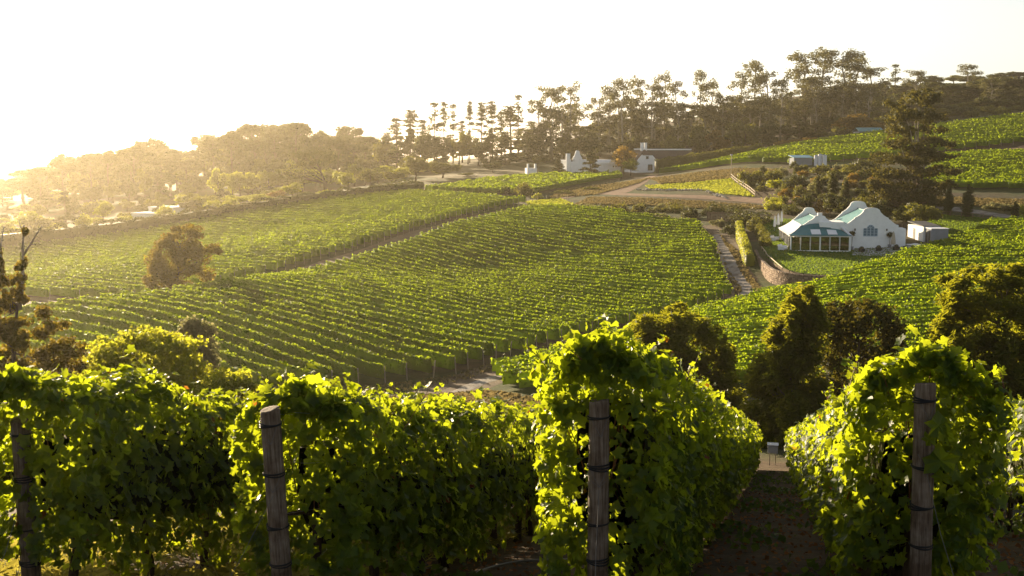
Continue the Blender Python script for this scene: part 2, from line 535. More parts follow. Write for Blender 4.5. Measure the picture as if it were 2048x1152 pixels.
# ------------------------------------------------------------------ leaf clouds
def tmpl(V, F): return np.array(V, float), np.array(F, int)
QUAD = tmpl([(0,-.55,0),(.45,.02,.13),(0,.55,0),(-.45,-.02,.13)], [(0,1,2,3)])
_o = [(0,-.12),(.16,-.34),(.46,-.30),(.40,-.06),(.56,.16),(.30,.24),(.20,.36),(0,.60),(-.20,.36),(-.30,.24),(-.56,.16),(-.40,-.06),(-.46,-.30),(-.16,-.34)]
VLEAF = tmpl([(0,.06,-.05)] + [(x, y, .16*abs(x) - .10*y*y + (.05 if i % 2 else -.03)) for i, (x, y) in enumerate(_o)],
             [(0, i + 1, (i + 1) % len(_o) + 1) for i in range(len(_o))])
_o2 = [(0,-.14),(.42,-.33),(.36,.0),(.52,.18),(.22,.30),(0,.58),(-.22,.30),(-.52,.18),(-.36,.0),(-.42,-.33)]
VLEAF2 = tmpl([(x, y, .18*abs(x) - .10*y*y) for x, y in _o2], [(0,1,2,9),(9,2,8,8),(2,3,4,8),(8,4,6,7),(4,5,6,6)][:0] or [(0,1,2),(0,2,8),(0,8,9),(2,3,4),(2,4,6),(2,6,8),(4,5,6),(6,7,8)])
TRI = tmpl([(-.5,-.3,0),(.5,-.3,0),(0,.6,.1)], [(0,1,2)])
SPRAY = tmpl([(0,-.6,0),(.12,-.1,.05),(0,.7,-.06),(-.12,-.1,.05)], [(0,1,2,3)])
def frames(Nv, rng, up=None):
    n = Nv / (np.linalg.norm(Nv, axis=1)[:, None] + 1e-9)
    r = rng.normal(0, 1, n.shape) if up is None else up
    t = np.cross(r, n); t /= np.linalg.norm(t, axis=1)[:, None] + 1e-9
    return t, np.cross(n, t), n
def leaf_mesh(name, C, Nv, size, T, mat, rng, up=None, extra=None):
    tv, tf = T
    t, b, n = frames(Nv, rng, up)
    s = np.asarray(size)[:, None, None]
    V = C[:, None, :] + s * (tv[None, :, 0:1] * t[:, None] + tv[None, :, 1:2] * b[:, None] + tv[None, :, 2:3] * n[:, None])
    K = len(tv)
    idx = (tf[None] + (np.arange(len(C)) * K)[:, None, None]).ravel()
    V = V.reshape(-1, 3)
    if extra is not None:
        eV, eI = extra
        idx = np.r_[idx, eI + len(V)]
        V = np.vstack([V, eV])
    return np_mesh(name, V, tf.shape[1], idx, mat)

# ------------------------------------------------------------------ vine blocks in the valley and on the hill
def fnoise(s, rng, n=5, lo=0.4, hi=4.0):
    out = np.zeros_like(s)
    for _ in range(n):
        f = rng.uniform(lo, hi); out += np.sin(s * f + rng.uniform(0, 6.28)) / n ** 0.5
    return out
POSTW = plain('weathered_post', (0.24, 0.19, 0.14), 0.85, 0.3, 10)
_pm = MB().tube([(0, 0, -0.3), (0, 0, 1.65)], 0.055, 6).mesh('end_post', POSTW)
ROWLOG = []
def vine_row(P0, P1, dens, lsize, height, label, group, seed, post=(False, True), halfw=0.30):
    rng = np.random.default_rng(seed)
    L = np.linalg.norm(P1 - P0)
    d = (P1 - P0) / L
    nrm = np.array((-d[1], d[0]))
    N = int(L * dens)
    s = rng.uniform(0, L, N)
    sag = np.array(rng.normal(0, 1, 4))
    vine = 0.07 * np.cos(s * 2 * math.pi / 1.3 + sag[0])
    big = fnoise(s, np.random.default_rng(seed + 7), 5, 0.08, 1.2)
    ph = rng.uniform(0.06, 0.94, N) * 2 * math.pi * 0.75 - math.pi * 0.25       # round the section, open below
    ph = np.where(rng.random(N) < 0.42, math.pi / 2 + rng.normal(0, 0.5, N), ph)   # extra leaves crowded on the crest to shape a bright sunlit ribbon
    w = halfw * (1 + 0.22 * big + vine)
    hh = height * (1 + 0.06 * big + 0.35 * vine)
    rr = rng.uniform(0.70, 1.09, N)
    lat = np.cos(ph) * w * rr
    zc = 0.62 * hh
    z = zc + np.sin(ph) * hh * 0.40 * rr
    shoot = rng.random(N) < 0.035
    z = np.where(shoot & (np.sin(ph) > 0.6), z + rng.uniform(0.05, 0.3, N), z)
    gap = (fnoise(s, np.random.default_rng(seed + 13), 4, 0.15, 0.6) > 1.55)
    z = np.where(gap, z * 0.75, z)
    xy = P0[None] + d[None] * s[:, None] + nrm[None] * lat[:, None]
    gs = np.linspace(0, L, max(3, int(L / 2)))
    gz = HH(P0[0] + d[0] * gs, P0[1] + d[1] * gs)
    C = np.c_[xy, np.interp(s, gs, gz) + z]
    Nv = np.c_[nrm[None] * np.cos(ph)[:, None], np.sin(ph) * 0.6 + 0.2] + rng.normal(0, 0.75, (N, 3))
    size = lsize * rng.uniform(0.7, 1.3, N)
    # closed core inside the row, raised to keep sun off the near side leaves
    q = max(3, int(L / 0.55))
    cs = np.linspace(0.15, L - 0.15, q)
    cz = np.interp(cs, gs, gz)
    jit = rng.uniform(0.86, 1.05, (q, 4))
    ring = []
    for k, (lt, zz) in enumerate(((-0.74, 0.27), (-0.48, 0.965), (0.48, 0.965), (0.74, 0.27))):
        pxy = P0[None] + d[None] * cs[:, None] + nrm[None] * (lt * halfw * jit[:, k])[:, None]
        ring.append(np.c_[pxy, cz + zz * height * jit[:, k]])
    eV = np.stack(ring, 1).reshape(-1, 3)
    a = np.arange(q - 1) * 4
    eI = np.concatenate([np.stack([a + k, a + 4 + k, a + 5 + k, a + 1 + k], 1).ravel() for k in range(3)] +
                        [np.array([0, 1, 2, 3, 4*q-1, 4*q-2, 4*q-3, 4*q-4])])
    me = leaf_mesh('vine_row', C, Nv, size, QUAD, FARVINE, rng, extra=(eV, eI))
    o = link('vine_row', me)
    tag(o, label, 'vine row', group)
    for e, on in zip((P0 - d * 0.25, P1 + d * 0.25), post):
        if on:
            p = link('end_post', _pm, o)
            p.location = (e[0], e[1], H(e[0], e[1]))
            p.rotation_euler = (rng.normal(0, .05), rng.normal(0, .05), 0)
    ROWLOG.append(len(me.polygons))
    return o
def ordinal(n):
    sfx = 'th' if 10 <= n % 100 <= 20 else {1: 'st', 2: 'nd', 3: 'rd'}.get(n % 10, 'th')
    return '%d%s' % (n, sfx)
def block(poly, dirv, spacing, dens, lsize, height, label, group, seed, post=(False, True), halfw=0.30, holes=(), minlen=4.0):
    P = np.array([p[:2] for p in poly])
    d = np.array(dirv, float); d /= np.linalg.norm(d)
    n = np.array((-d[1], d[0]))
    a = P @ n
    rows = []
    k = 0
    for off in np.arange(a.min() + spacing * 0.5, a.max(), spacing):
        cuts = []
        for i in range(len(P)):
            u, v = a[i] - off, a[(i + 1) % len(P)] - off
            if (u > 0) != (v > 0):
                q = P[i] + (P[(i + 1) % len(P)] - P[i]) * u / (u - v)
                cuts.append(q @ d)
        cuts.sort()
        for c0, c1 in zip(cuts[::2], cuts[1::2]):
            if c1 - c0 < minlen: continue
            k += 1
            rng = random.Random(seed * 1000 + k)
            c0 += rng.uniform(-.3, .3); c1 += rng.uniform(-.3, .3)
            rows.append(vine_row(d * c0 + n * off, d * c1 + n * off, dens, lsize, height, label % ordinal(k), group, seed * 1000 + k, post, halfw))
    return rows
RD = (0.74, -0.67)
bB = [g(680,775), g(907,748), g(968,726), g(1054,705), g(1240,657), g(1417,616), g(1460,595), g(1441,540), g(1421,490), g(1396,456), g(1300,441), g(1180,427),
      g(1066,422), g(900,461), g(700,532), g(560,566), onto(440,152), onto(300,141), onto(80,134), onto(-60,134), onto(-60,108), onto(200,98), onto(480,95)]
centre_rows = block(bB, RD, 2.4, 52, 0.21, 1.75, 'trimmed vine row of the big centre field, %s from its lower left corner', 'rows of the centre vineyard field', 11)
bA = [onto(0,172), onto(250,167), onto(420,172), g(560,543), g(700,502), g(800,470), g(900,440), g(1000,416), g(1052,408), g(950,398), g(900,394), g(840,389), g(600,409), g(300,467), g(0,508), onto(-60,255), onto(-60,180)]
left_rows = block(bA, RD, 2.4, 25, 0.285, 1.75, 'sunlit vine row of the left field below the long hedge, %s from its near corner', 'rows of the left vineyard field', 12)
bC = [g(1532,602), g(1640,582), g(1700,557), g(1800,520), g(1922,485), g(1985,452), g(2048,449), onto(2150,200), onto(2150,120), onto(2080,92), onto(1700,88), onto(1400,92), onto(1180,92), g(1010,786), g(985,752), g(1100,727), g(1250,682), g(1420,628)]
right_rows = block(bC, (1, -0.06), 2.4, 38, 0.23, 1.75, 'leafy vine row of the right field below the restaurant, %s up from its near edge', 'rows of the right vineyard field', 13)
bD = [g(850,384), g(960,366), g(1100,355), g(1238,352), g(1246,358), g(1160,372), g(1060,390), g(950,390)]
back_rows = block(bD, g(1244,358) - g(1060,389) if False else (g(1244,358) - g(1060,389))[:2], 2.6, 16, 0.36, 1.8, 'bright vine row of the small field before the farmhouse, %s from its near edge', 'rows of the field by the white house', 14)
bE = [onto(1316,368), g(1480,328), g(1600,331), g(1700,322), g(1790,318), g(1900,303), g(2048,287), g(2110,275), g(2110,226), g(2048,235), g(1900,253), g(1700,279), g(1540,304), onto(1400,380)]
hill_rows = block(bE, (g(1480,328) - onto(1316,368))[:2], 2.6, 12, 0.41, 1.9, 'yellow green vine row of the sunlit hillside field, %s up from its lower edge', 'rows of the hillside field', 15)
bF = [g(1885,316), g(1960,311), g(2110,310), g(2110,382), g(2048,381), g(1880,377), g(1840,360)]
low_rows = block(bF, (1, -0.03), 2.6, 17, 0.34, 1.8, 'dark vine row of the terrace right of the big cypress, %s up from the bottom', 'rows of the shaded terrace field', 16)
# ------------------------------------------------------------------ foreground: five trellised rows running down the slope
BARK = plain('vine_bark', (0.075, 0.050, 0.034), 0.95, 0.4, 30, 0.1, 0.6, stretch=(1, 1, 0.2))
def wood_mat():
    m, nt, p = nodes('grey_post_wood')
    grain = noise(nt, 9, 7, 0.72, stretch=(6, 6, 0.35), dist=0.6)
    blot = noise(nt, 3.2, 4, 0.6)
    c = ramp(nt, grain, [(0.28, (0.045, 0.030, 0.020)), (0.45, (0.15, 0.112, 0.082)), (0.62, (0.26, 0.21, 0.165)), (0.8, (0.36, 0.31, 0.26))])
    d = ramp(nt, blot, [(0.42, (0.45, 0.36, 0.28)), (0.60, (1, 1, 1))])
    nt.links.new(mixc(nt, 0.85, c, d, 'MULTIPLY'), p.inputs['Base Color'])
    p.inputs['Roughness'].default_value = 0.85
    p.inputs['Specular IOR Level'].default_value = 0.2
    bump(nt, grain, 0.9, 0.02, p)
    return m
PWOOD = wood_mat()
STRAP = plain('black_strap', (0.012, 0.012, 0.013), 0.6, 0.2, 20)
STEEL = plain('galvanised_wire', (0.42, 0.43, 0.45), 0.35, 0.2, 40, 0.5, metal=0.9)
DULLW = plain('dull_wire', (0.12, 0.115, 0.11), 0.6, 0.2, 30, 0.3)
CANE = plain('brown_cane', (0.20, 0.085, 0.035), 0.7, 0.35, 25)
INNER = plain('dark_core_fill', (0.035, 0.034, 0.014), 0.95, 0.4, 25, 0.05)  # dark fill for the added core that blocks sun inside the rows
va = ray(1550, 950)[0]
VD = np.array((va, 1.0)); VD /= np.linalg.norm(VD)
VN = np.array((VD[1], -VD[0]))                     # to the right of the row
# px, py of post top, depth, vine height, first leaf offset, label bits
def post_xyz(px, py, Y):
    p = at(px, py, Y)
    return p, H(p[0], p[1])
FG = [
 dict(px=48, py=838, Y=9.3, h=2.06, s0=-0.14, lean=(0.02, 0.0), lab='leafy vine row at the left edge reaching the leftmost post', plab='shaded wooden end post half hidden in leaves at the left edge'),
 dict(px=560, py=817, Y=8.64, h=1.90, s0=0.28, lean=(0.045, 0.0), lab='long dark vine row behind the bare topped grey end post', plab='grey wooden end post with bare sawn top standing before the leaves'),
 dict(px=1198, py=800, Y=8.33, h=2.18, s0=0.02, lean=(0.0, 0.0), lab='tallest vine row covering its end post in the middle right', plab='grey wooden end post under the tallest vine row, top covered by leaves'),
 dict(px=1858, py=766, Y=8.3, h=1.90, s0=0.14, lean=(0.015, 0.0), lab='bright sunlit vine row behind the rightmost end post', plab='rightmost brown end post with large lit leaves hanging on it'),
]
leaf_variants = []
for k in range(4):
    rg = np.random.default_rng(90 + k)
    V, Fc = VLEAF
    V = V.copy()
    V[:, 2] += 0.10 * np.sin(V[:, 0] * 5 + k) * (0.5 + rg.random()) + 0.08 * rg.normal(0, 1, len(V)) * 0.4
    V[:, :2] *= 1 + 0.08 * rg.normal(0, 1, (len(V), 1))
    me = bpy.data.meshes.new('leaf')
    me.from_pydata(V.tolist(), [], Fc.tolist())
    me.materials.append(VINE)
    leaf_variants.append((me, (V, Fc)))
def fg_points(rng, N, s0, s1, height, seed, halfw=0.50, low=0.30):
    s = rng.uniform(s0, s1, N)
    n1 = fnoise(s, np.random.default_rng(seed), 6, 0.6, 5.0)
    n2 = fnoise(s, np.random.default_rng(seed + 1), 5, 0.5, 3.0)
    top = height * (1 + 0.045 * n1)
    bot = low + 0.12 * n2 + 0.10 * n1
    w = halfw * (1 + 0.13 * n2)
    kind = rng.random(N)
    side = np.where(rng.random(N) < 0.5, -1.0, 1.0)
    u = rng.random(N) ** 0.85
    h = bot + (0.95 * top - bot) * u
    prof = 0.96 + 0.08 * sstep(0.0, 0.75, u) - 0.35 * sstep(0.85, 1.0, u)
    rr = np.where(rng.random(N) < 0.28, rng.uniform(0.1, 0.8, N), rng.uniform(0.8, 1.12, N))
    lat = side * w * prof * rr
    nl = np.stack([side * 1.0, np.full(N, 0.0), np.full(N, 0.35)], 1)
    t = kind < 0.24
    lt = rng.uniform(-1, 1, N)
    lat = np.where(t, lt * w * 0.85, lat)
    h = np.where(t, top * (1.0 - 0.09 * lt ** 2) + rng.normal(0.0, 0.045, N), h)
    nl[t] = np.stack([lt * 0.6, np.zeros(N), np.ones(N)], 1)[t]
    # loose shoots above the top
    k = (rng.random(N) < 0.035) & t
    h = np.where(k, h + rng.uniform(0.05, 0.22, N), h)
    return s, lat, h, nl
fg_bases = []
LOW = (0.42, 0.32, 0.22, 0.22, 0.80, 0.35)
for ri, r in enumerate(FG):
    p, gz = post_xyz(r['px'], r['py'], r['Y'])
    fg_bases.append((np.array((p[0], p[1])), p[2] - gz, r))
left0 = fg_bases[0][0] - VN * 2.4 + VD * 0.6
right0 = fg_bases[3][0] + VN * 2.4 - VD * 0.3
ROWS = fg_bases + [(left0, 1.8, dict(h=2.0, s0=0.0, lab='vine row farthest left, seen only through gaps in the leaves', plab=None)),
                   (right0, 1.8, dict(h=1.9, s0=4.0, lab='bright vine row at the right edge beyond the rightmost post', plab=None))]
for ri, (b, ph, r) in enumerate(ROWS):
    seed = 400 + ri * 17
    rng = np.random.default_rng(seed)
    root = empty('vine_row', (b[0], b[1], H(b[0], b[1])))
    tag(root, r['lab'], 'vine row', 'trellised vine rows in the foreground')
    root_loc = np.array(root.location)
    main = ri in (0, 1, 2, 3)
    segs = [(r['s0'], 5.0, 1290 if main else 480, 0.107, VLEAF), (5.0, 11.0, 700 if main else 420, 0.124, VLEAF2), (11.0, 22.0, 330, 0.145, VLEAF2), (22.0, 46.0, 125, 0.20, VLEAF2)]
    if not main:
        segs = [(max(r['s0'], 0), 11.0, 420, 0.12, VLEAF2)] + segs[2:]
    best = []
    parts = []
    for si, (s0, s1, dens, ls, T) in enumerate(segs):
        N = int((s1 - s0) * dens)
        s, lat, h, nl = fg_points(rng, N, s0, s1, r['h'], seed + 3, low=LOW[ri])
        if si == 0 and main:                       # leaves closing the near end of the row
            M = 420
            s2, lat2, h2, nl2 = fg_points(rng, M, s0 - 0.05, s0 + 0.12, r['h'], seed + 3, low=LOW[ri])
            q = rng.uniform(-1, 1, M); lat2 = lat2 * np.sqrt(np.abs(q)); nl2 = nl2 * 0.3 + np.array((0, -1.0, 0.3))
            s = np.r_[s, s2]; lat = np.r_[lat, lat2]; h = np.r_[h, h2]; nl = np.vstack([nl, nl2]); N += M
        xy = b[None] + VD[None] * s[:, None] + VN[None] * lat[:, None]
        gs = np.linspace(s0 - 0.5, s1 + .5, 40)
        gz = HH(b[0] + VD[0] * gs, b[1] + VD[1] * gs)
        C = np.c_[xy, np.interp(s, gs, gz) + h]
        nw = nl[:, :1] * np.r_[VN, 0][None] + nl[:, 1:2] * np.r_[VD, 0][None] + nl[:, 2:3] * np.array((0, 0, 1.0))[None]
        nw = nw / np.linalg.norm(nw, axis=1)[:, None] + rng.normal(0, 0.50, (N, 3))
        size = ls * rng.uniform(0.55, 1.35, N)
        up = rng.normal(0, 0.7, (N, 3)); up += np.r_[VD, 0][None]
        keep = np.ones(N, bool)
        if main and si == 0:
            # the leaves that show largest become objects of their own
            vis = (nl[:, 0] * (1 if ri < 3 else -1) > 0.5) | (nl[:, 1] < -0.5) | (nl[:, 2] > 0.9)
            score = np.where(vis & (s < 2.6), size / np.maximum(C[:, 1], 3), 0)
            pick = np.argsort(-score)[:170]
            keep[pick] = False
            t, bb, nn = frames(nw[pick], rng, up[pick])
            for j, q in enumerate(pick):
                me = leaf_variants[j % 4][0]
                lo = link('leaf', me, root)
                Mx = Matrix((t[j], bb[j], nn[j])).transposed().to_4x4()
                Mx = Matrix.Translation(Vector(C[q] - root_loc)) @ Mx @ Matrix.Scale(float(size[q]) * 1.12, 4)
                lo.matrix_local = Mx
        parts.append((C[keep] - root_loc, nw[keep], size[keep], up[keep], T))
    if main:                                         # long stray shoots standing out of the row
        sC, sN, sS, sU = [], [], [], []
        for q in range(34):
            s_ = r['s0'] + rng.random() ** 1.4 * 9
            lt = rng.normal(0, .28)
            base = b + VD * s_ + VN * lt
            z0 = H(base[0], base[1]) + r['h'] * .93
            ln = rng.uniform(.18, .48) * (1.25 if q < 6 else 1)
            dr = np.array((VN[0] * rng.normal(.1, .5) + VD[0] * rng.normal(0, .4), VN[1] * rng.normal(.1, .5) + VD[1] * rng.normal(0, .4), 1.0)); dr /= np.linalg.norm(dr)
            sag = np.array((dr[0], dr[1], -.5)) * .35
            P_ = [np.r_[base, z0] + dr * ln * t + sag * ln * t * t for t in np.linspace(0, 1, 6)]
            MB().tube([tuple(v - root_loc) for v in P_], [.005, .0045, .004, .0035, .003, .002], 4).build('shoot', CANE, root)
            for t, v in zip(np.linspace(0, 1, 6), P_):
                for w_ in range(2):
                    o_ = rng.normal(0, 1, 3); o_ /= np.linalg.norm(o_)
                    sz_ = .095 * (1.15 - .7 * t) * rng.uniform(.8, 1.2)
                    sC.append(v + o_ * sz_ * .45 - root_loc); sN.append(o_ * .6 + rng.normal(0, .5, 3)); sS.append(sz_); sU.append(rng.normal(0, 1, 3))
        parts.append((np.array(sC), np.array(sN), np.array(sS), np.array(sU), VLEAF))
    for T in (VLEAF, VLEAF2):
        sel = [q for q in parts if q[4] is T]
        if not sel: continue
        C = np.vstack([q[0] for q in sel]); Nv = np.vstack([q[1] for q in sel]); sz = np.concatenate([q[2] for q in sel]); up = np.vstack([q[3] for q in sel])
        fo = link('foliage', leaf_mesh('foliage', C, Nv, sz, T, VINE, rng, up), root)
        fo['kind'] = 'stuff'
    # dark closed core added inside the row to block sun through the leaves
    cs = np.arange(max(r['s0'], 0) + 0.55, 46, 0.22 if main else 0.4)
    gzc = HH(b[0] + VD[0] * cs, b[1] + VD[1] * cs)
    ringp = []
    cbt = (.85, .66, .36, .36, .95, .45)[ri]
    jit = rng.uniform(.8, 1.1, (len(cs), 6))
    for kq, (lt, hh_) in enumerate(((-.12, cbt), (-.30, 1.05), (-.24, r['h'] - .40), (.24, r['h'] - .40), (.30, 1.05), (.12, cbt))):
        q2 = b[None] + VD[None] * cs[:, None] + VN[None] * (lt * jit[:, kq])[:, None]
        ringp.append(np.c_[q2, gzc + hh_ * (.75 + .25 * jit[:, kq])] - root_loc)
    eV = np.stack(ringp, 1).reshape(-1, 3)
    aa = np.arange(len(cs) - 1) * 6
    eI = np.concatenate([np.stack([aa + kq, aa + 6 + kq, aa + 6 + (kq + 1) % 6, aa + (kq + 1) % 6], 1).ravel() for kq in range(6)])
    link('sun_block_core', np_mesh('sun_block_core', eV, 4, eI, INNER), root)
    # trunks and shoots
    for k, sT in enumerate(np.arange(max(r['s0'], 0) + 0.55, 42, 1.2)):
        q = b + VD * sT + VN * rng.normal(0, 0.03)
        z = H(q[0], q[1]) - root_loc[2]
        x0, y0 = q[0] - root_loc[0], q[1] - root_loc[1]
        mb = MB()
        l1, l2 = rng.normal(0, 0.05, 2), rng.normal(0, 0.07, 2)
        n = 8 if sT < 14 else 5
        mb.tube([(x0, y0, z - 0.05), (x0 + l1[0], y0 + l1[1], z + 0.30), (x0 + l2[0], y0 + l2[1], z + 0.62), (x0 + l2[0] * .6, y0 + l2[1] * .6, z + 0.95)],
                [0.062, 0.046, 0.042, 0.036], n)
        for sg in (-1, 1):
            mb.tube([(x0 + l2[0] * .6, y0 + l2[1] * .6, z + 0.9), (x0 + sg * VD[0] * .3, y0 + sg * VD[1] * .3, z + 0.93 - sg * 0.08), (x0 + sg * VD[0] * .6, y0 + sg * VD[1] * .6, z + 0.93 - sg * .157)], [0.028, 0.022, 0.016], 5)
        mb.build('trunk', BARK, root, True)
        if sT < 7:
            cb = MB()
            for c in range(5):
                a0 = (rng.uniform(-.5, .5)); lt = rng.normal(0, .12)
                px_, py_ = x0 + VD[0] * a0 + VN[0] * lt * .4, y0 + VD[1] * a0 + VN[1] * lt * .4
                hz_ = z + 0.95 - a0 * .26
                cb.tube([(px_, py_, hz_), (px_ + VN[0] * lt, py_ + VN[1] * lt, hz_ + .5), (px_ + VN[0] * lt * 2.2, py_ + VN[1] * lt * 2.2, hz_ + rng.uniform(.9, 1.15))], [.007, .006, .003], 4)
            cb.build('cane', CANE, root)
    # trellis wires
    wb = MB()
    for hw, lw in ((0.95, 0.0), (1.35, 0.16), (1.35, -0.16), (1.75, 0.12), (1.75, -0.12)):
        pts = []
        for sT in np.arange(0, 38, 3.0):
            q = b + VD * sT + VN * lw
            pts.append((q[0] - root_loc[0], q[1] - root_loc[1], H(q[0], q[1]) + hw - root_loc[2]))
        wb.tube(pts, 0.0018, 3)
    wb.build('trellis_wire', STEEL, root)
    if r['plab']:
        # the end post, a little worn at the head
        pr = empty('end_post', (b[0], b[1], H(b[0], b[1])))
        pr.rotation_euler = (0.0, -r['lean'][0], 0)
        tag(pr, r['plab'], 'post', 'wooden end posts in the foreground')
        R0 = 0.0775
        mb = MB()
        n = 22
        V = []; Fs = []
        prof = [(-0.4, 1.06), (0.0, 1.05), (0.5, 1.02), (1.0, 1.0), (ph - 0.03, 0.97), (ph - 0.008, 0.95), (ph, 0.90), (ph - 0.004, 0.5)]
        for z, k in prof:
            for j in range(n):
                w = 2 * math.pi * j / n
                rr = R0 * k * (1 + 0.035 * math.sin(3 * w + ri) + 0.012 * math.sin(9 * w + z * 2 + ri))
                V.append((rr * math.cos(w), rr * math.sin(w), z + (0.012 * math.sin(w + ri) if z > ph - 0.05 else 0)))
        for i in range(len(prof) - 1):
            for j in range(n):
                Fs.append((i*n+j, i*n+(j+1) % n, (i+1)*n+(j+1) % n, (i+1)*n+j))
        Fs.append(tuple(range((len(prof)-1)*n, len(prof)*n)))
        mb.add(V, Fs)
        mb.build('shaft', PWOOD, pr, True)
        def ring(zc, rad, tilt, wire=0.006):
            t = MB()
            pts = [(rad * math.cos(a), rad * math.sin(a), zc + tilt * math.cos(a + 0.7)) for a in np.linspace(0, 2 * math.pi, 25)]
            t.tube(pts, wire, 5, False)
            return t
        for bi, zb in enumerate((ph - 0.12, ph - 0.50, ph - 0.93, ph - 1.22)):
            if ri == 3 and bi == 1: zb = ph - 0.62
            band = MB()
            for q in range(2 + (bi + ri) % 2):
                t = ring(zb + 0.013 * q - 0.013, R0 * 1.05, 0.009 * (q - 1) * (1 if bi % 2 else -1.4), 0.0068)
                band.add(t.v, t.f)
            band.build('wire_band', STRAP, pr, True)
        rx = R0 * 1.05
        for sgn in (-1, 1):
            tie = MB()
            tie.tube([(sgn * rx * .72, -rx * .72, ph - 0.13), (0.01, -rx * 1.04, ph - 0.26), (-sgn * rx * .3, -rx, ph - 0.24)], 0.0022, 4)
            tie.build('wire_tie', DULLW, pr)
            tie = MB()
            tie.tube([(sgn * rx * .72, -rx * .72, ph - 0.52), (0.0, -rx * 1.04, ph - 0.64), (-sgn * rx * .6, -rx * .8, ph - 0.60)], 0.0022, 4)
            tie.build('wire_tie', DULLW, pr)
        gw = MB()
        ex = {0: -0.2, 1: -0.62, 2: -0.10, 3: 0.10}[ri]
        gw.tube([(0.0, -rx * 1.05, ph - 0.66), (ex * .35, -0.30, ph - 1.05), (ex, -1.0, -0.2 + 0.26)], 0.0022, 5)
        gw.build('guy_wire', DULLW, pr)
        if ri == 3:
            for (dx, dz, sc, a) in ((0.03, -0.30, .21, .3), (0.05, -0.56, .24, -.4), (0.09, -0.35, .15, 1.2), (-.03, -0.40, .13, 2.0), (0.14, -0.62, .17, .9), (0.06, -0.68, .13, 2.6)):
                lo = link('leaf', leaf_variants[int(sc * 100) % 4][0], root)
                lo.location = (dx * 1.1, -0.135 - abs(dx) * .2, ph + dz)
                lo.rotation_euler = (R(68), 0.3 * math.sin(a), a)
                lo.scale = (sc,) * 3

# irrigation pipe on the ground between the rows
def pipe(name, pts, rad, mat, label, cat):
    P = spline(pts, 0.25)
    mb = MB().tube([(x, y, H(x, y) + rad + 0.02) for x, y in P], rad, 6)
    o = mb.build(name, mat, None, True)
    tag(o, label, cat)
PIPE = plain('grey_poly_pipe', (0.16, 0.14, 0.13), 0.55, 0.2, 20)
b2 = fg_bases[1][0]; b3 = fg_bases[2][0]
pipe('irrigation_pipe', [b2 + VD * 2.4 + VN * 1.0, b2 + VD * 3.6 + VN * 0.55, b2 + VD * 5.0 + VN * .75, b2 + VD * 5.2 + VN * 1.6, b3 + VD * 4.3 - VN * .2], 0.014, PIPE, 'thin grey irrigation pipe lying on the soil under the dark vine row', 'pipe')
pipe('irrigation_pipe', [b2 - VN * 1.6 + VD * .2, b2 - VN * 0.9 + VD * .45, b2 - VN * 0.1 + VD * 1.0, b2 + VD * 1.6 + VN * .3], 0.014, PIPE, 'thin pipe lying in the grass left of the bare topped post', 'pipe')
# fallen leaves and grass: too many to count
LITTER = leaf_mat('fallen_leaf', (0.07, 0.030, 0.014), (0.24, 0.11, 0.04), (0.30, 0.10, 0.02), 0.25, 0.8, 0.1)
rng = np.random.default_rng(77)
N = 12000
s = rng.uniform(-3, 26, N) ; lt = rng.uniform(-10.5, 5.5, N)
xy = fg_bases[2][0][None] + VD[None] * s[:, None] + VN[None] * lt[:, None]
C = np.c_[xy, HH(xy[:, 0], xy[:, 1]) + rng.uniform(0.01, 0.05, N)]
lit = link('leaf_litter', leaf_mesh('leaf_litter', C, np.c_[rng.normal(0, .45, (N, 2)), np.ones(N)], rng.uniform(.03, .085, N), QUAD, LITTER, rng))
tag(lit, 'brown and orange fallen vine leaves on the soil between the rows', 'leaf litter', kind='stuff')
GRASSB = leaf_mat('grass_blade', (0.075, 0.085, 0.018), (0.20, 0.17, 0.05), (0.42, 0.36, 0.06), 0.5, 0.6, 0.2)
N = 24000
s = rng.uniform(-1.5, 12, N); lt = rng.uniform(-10, -2.4, N)
patch = np.sin(s * 1.3) + np.sin(lt * 2.1 + s) + rng.normal(0, .6, N)
k = (patch > -0.9); s = s[k]; lt = lt[k]; N = len(s)
xy = fg_bases[2][0][None] + VD[None] * s[:, None] + VN[None] * lt[:, None]
hgt = rng.uniform(.12, .38, N)
C = np.c_[xy, HH(xy[:, 0], xy[:, 1]) + hgt * .45]
BLADE = tmpl([(-.05,-.5,0),(.05,-.5,0),(.03,.1,.05),(0,.55,.2)], [(0,1,2,3)])
dirn = np.c_[rng.normal(0, 1, (N, 2)), rng.normal(0, .25, N)]
up = np.cross(np.c_[rng.normal(0, .35, (N, 2)), np.ones(N)], dirn)
gr = link('grass', leaf_mesh('grass', C, dirn, hgt, BLADE, GRASSB, rng, -np.cross(dirn, np.c_[rng.normal(0, .35, (N, 2)), np.ones(N)])))
tag(gr, 'sunlit dry grass growing under the left vine rows', 'grass', kind='stuff')

N = 9000
WEED = leaf_mat('weed_leaf', (0.020, 0.040, 0.010), (0.055, 0.085, 0.018), (0.20, 0.26, 0.03), 0.4, 0.6, 0.2)
s = rng.uniform(-1.5, 42, N); lt = rng.uniform(-2.4, 5.0, N)
patch = np.sin(s * .9) + np.sin(lt * 3.1 + s * .7) + rng.normal(0, .5, N)
k = (patch > .35); s = s[k]; lt = lt[k]; N = len(s)
xy = fg_bases[2][0][None] + VD[None] * s[:, None] + VN[None] * lt[:, None]
C = np.c_[xy, HH(xy[:, 0], xy[:, 1]) + rng.uniform(.02, .16, N)]
wd = link('weeds', leaf_mesh('weeds', C, rng.normal(0, .7, (N, 3)) + np.array((0, 0, .6)), rng.uniform(.06, .15, N), QUAD, WEED, rng))
tag(wd, 'low green weeds on the soil of the right aisles', 'weeds', kind='stuff')
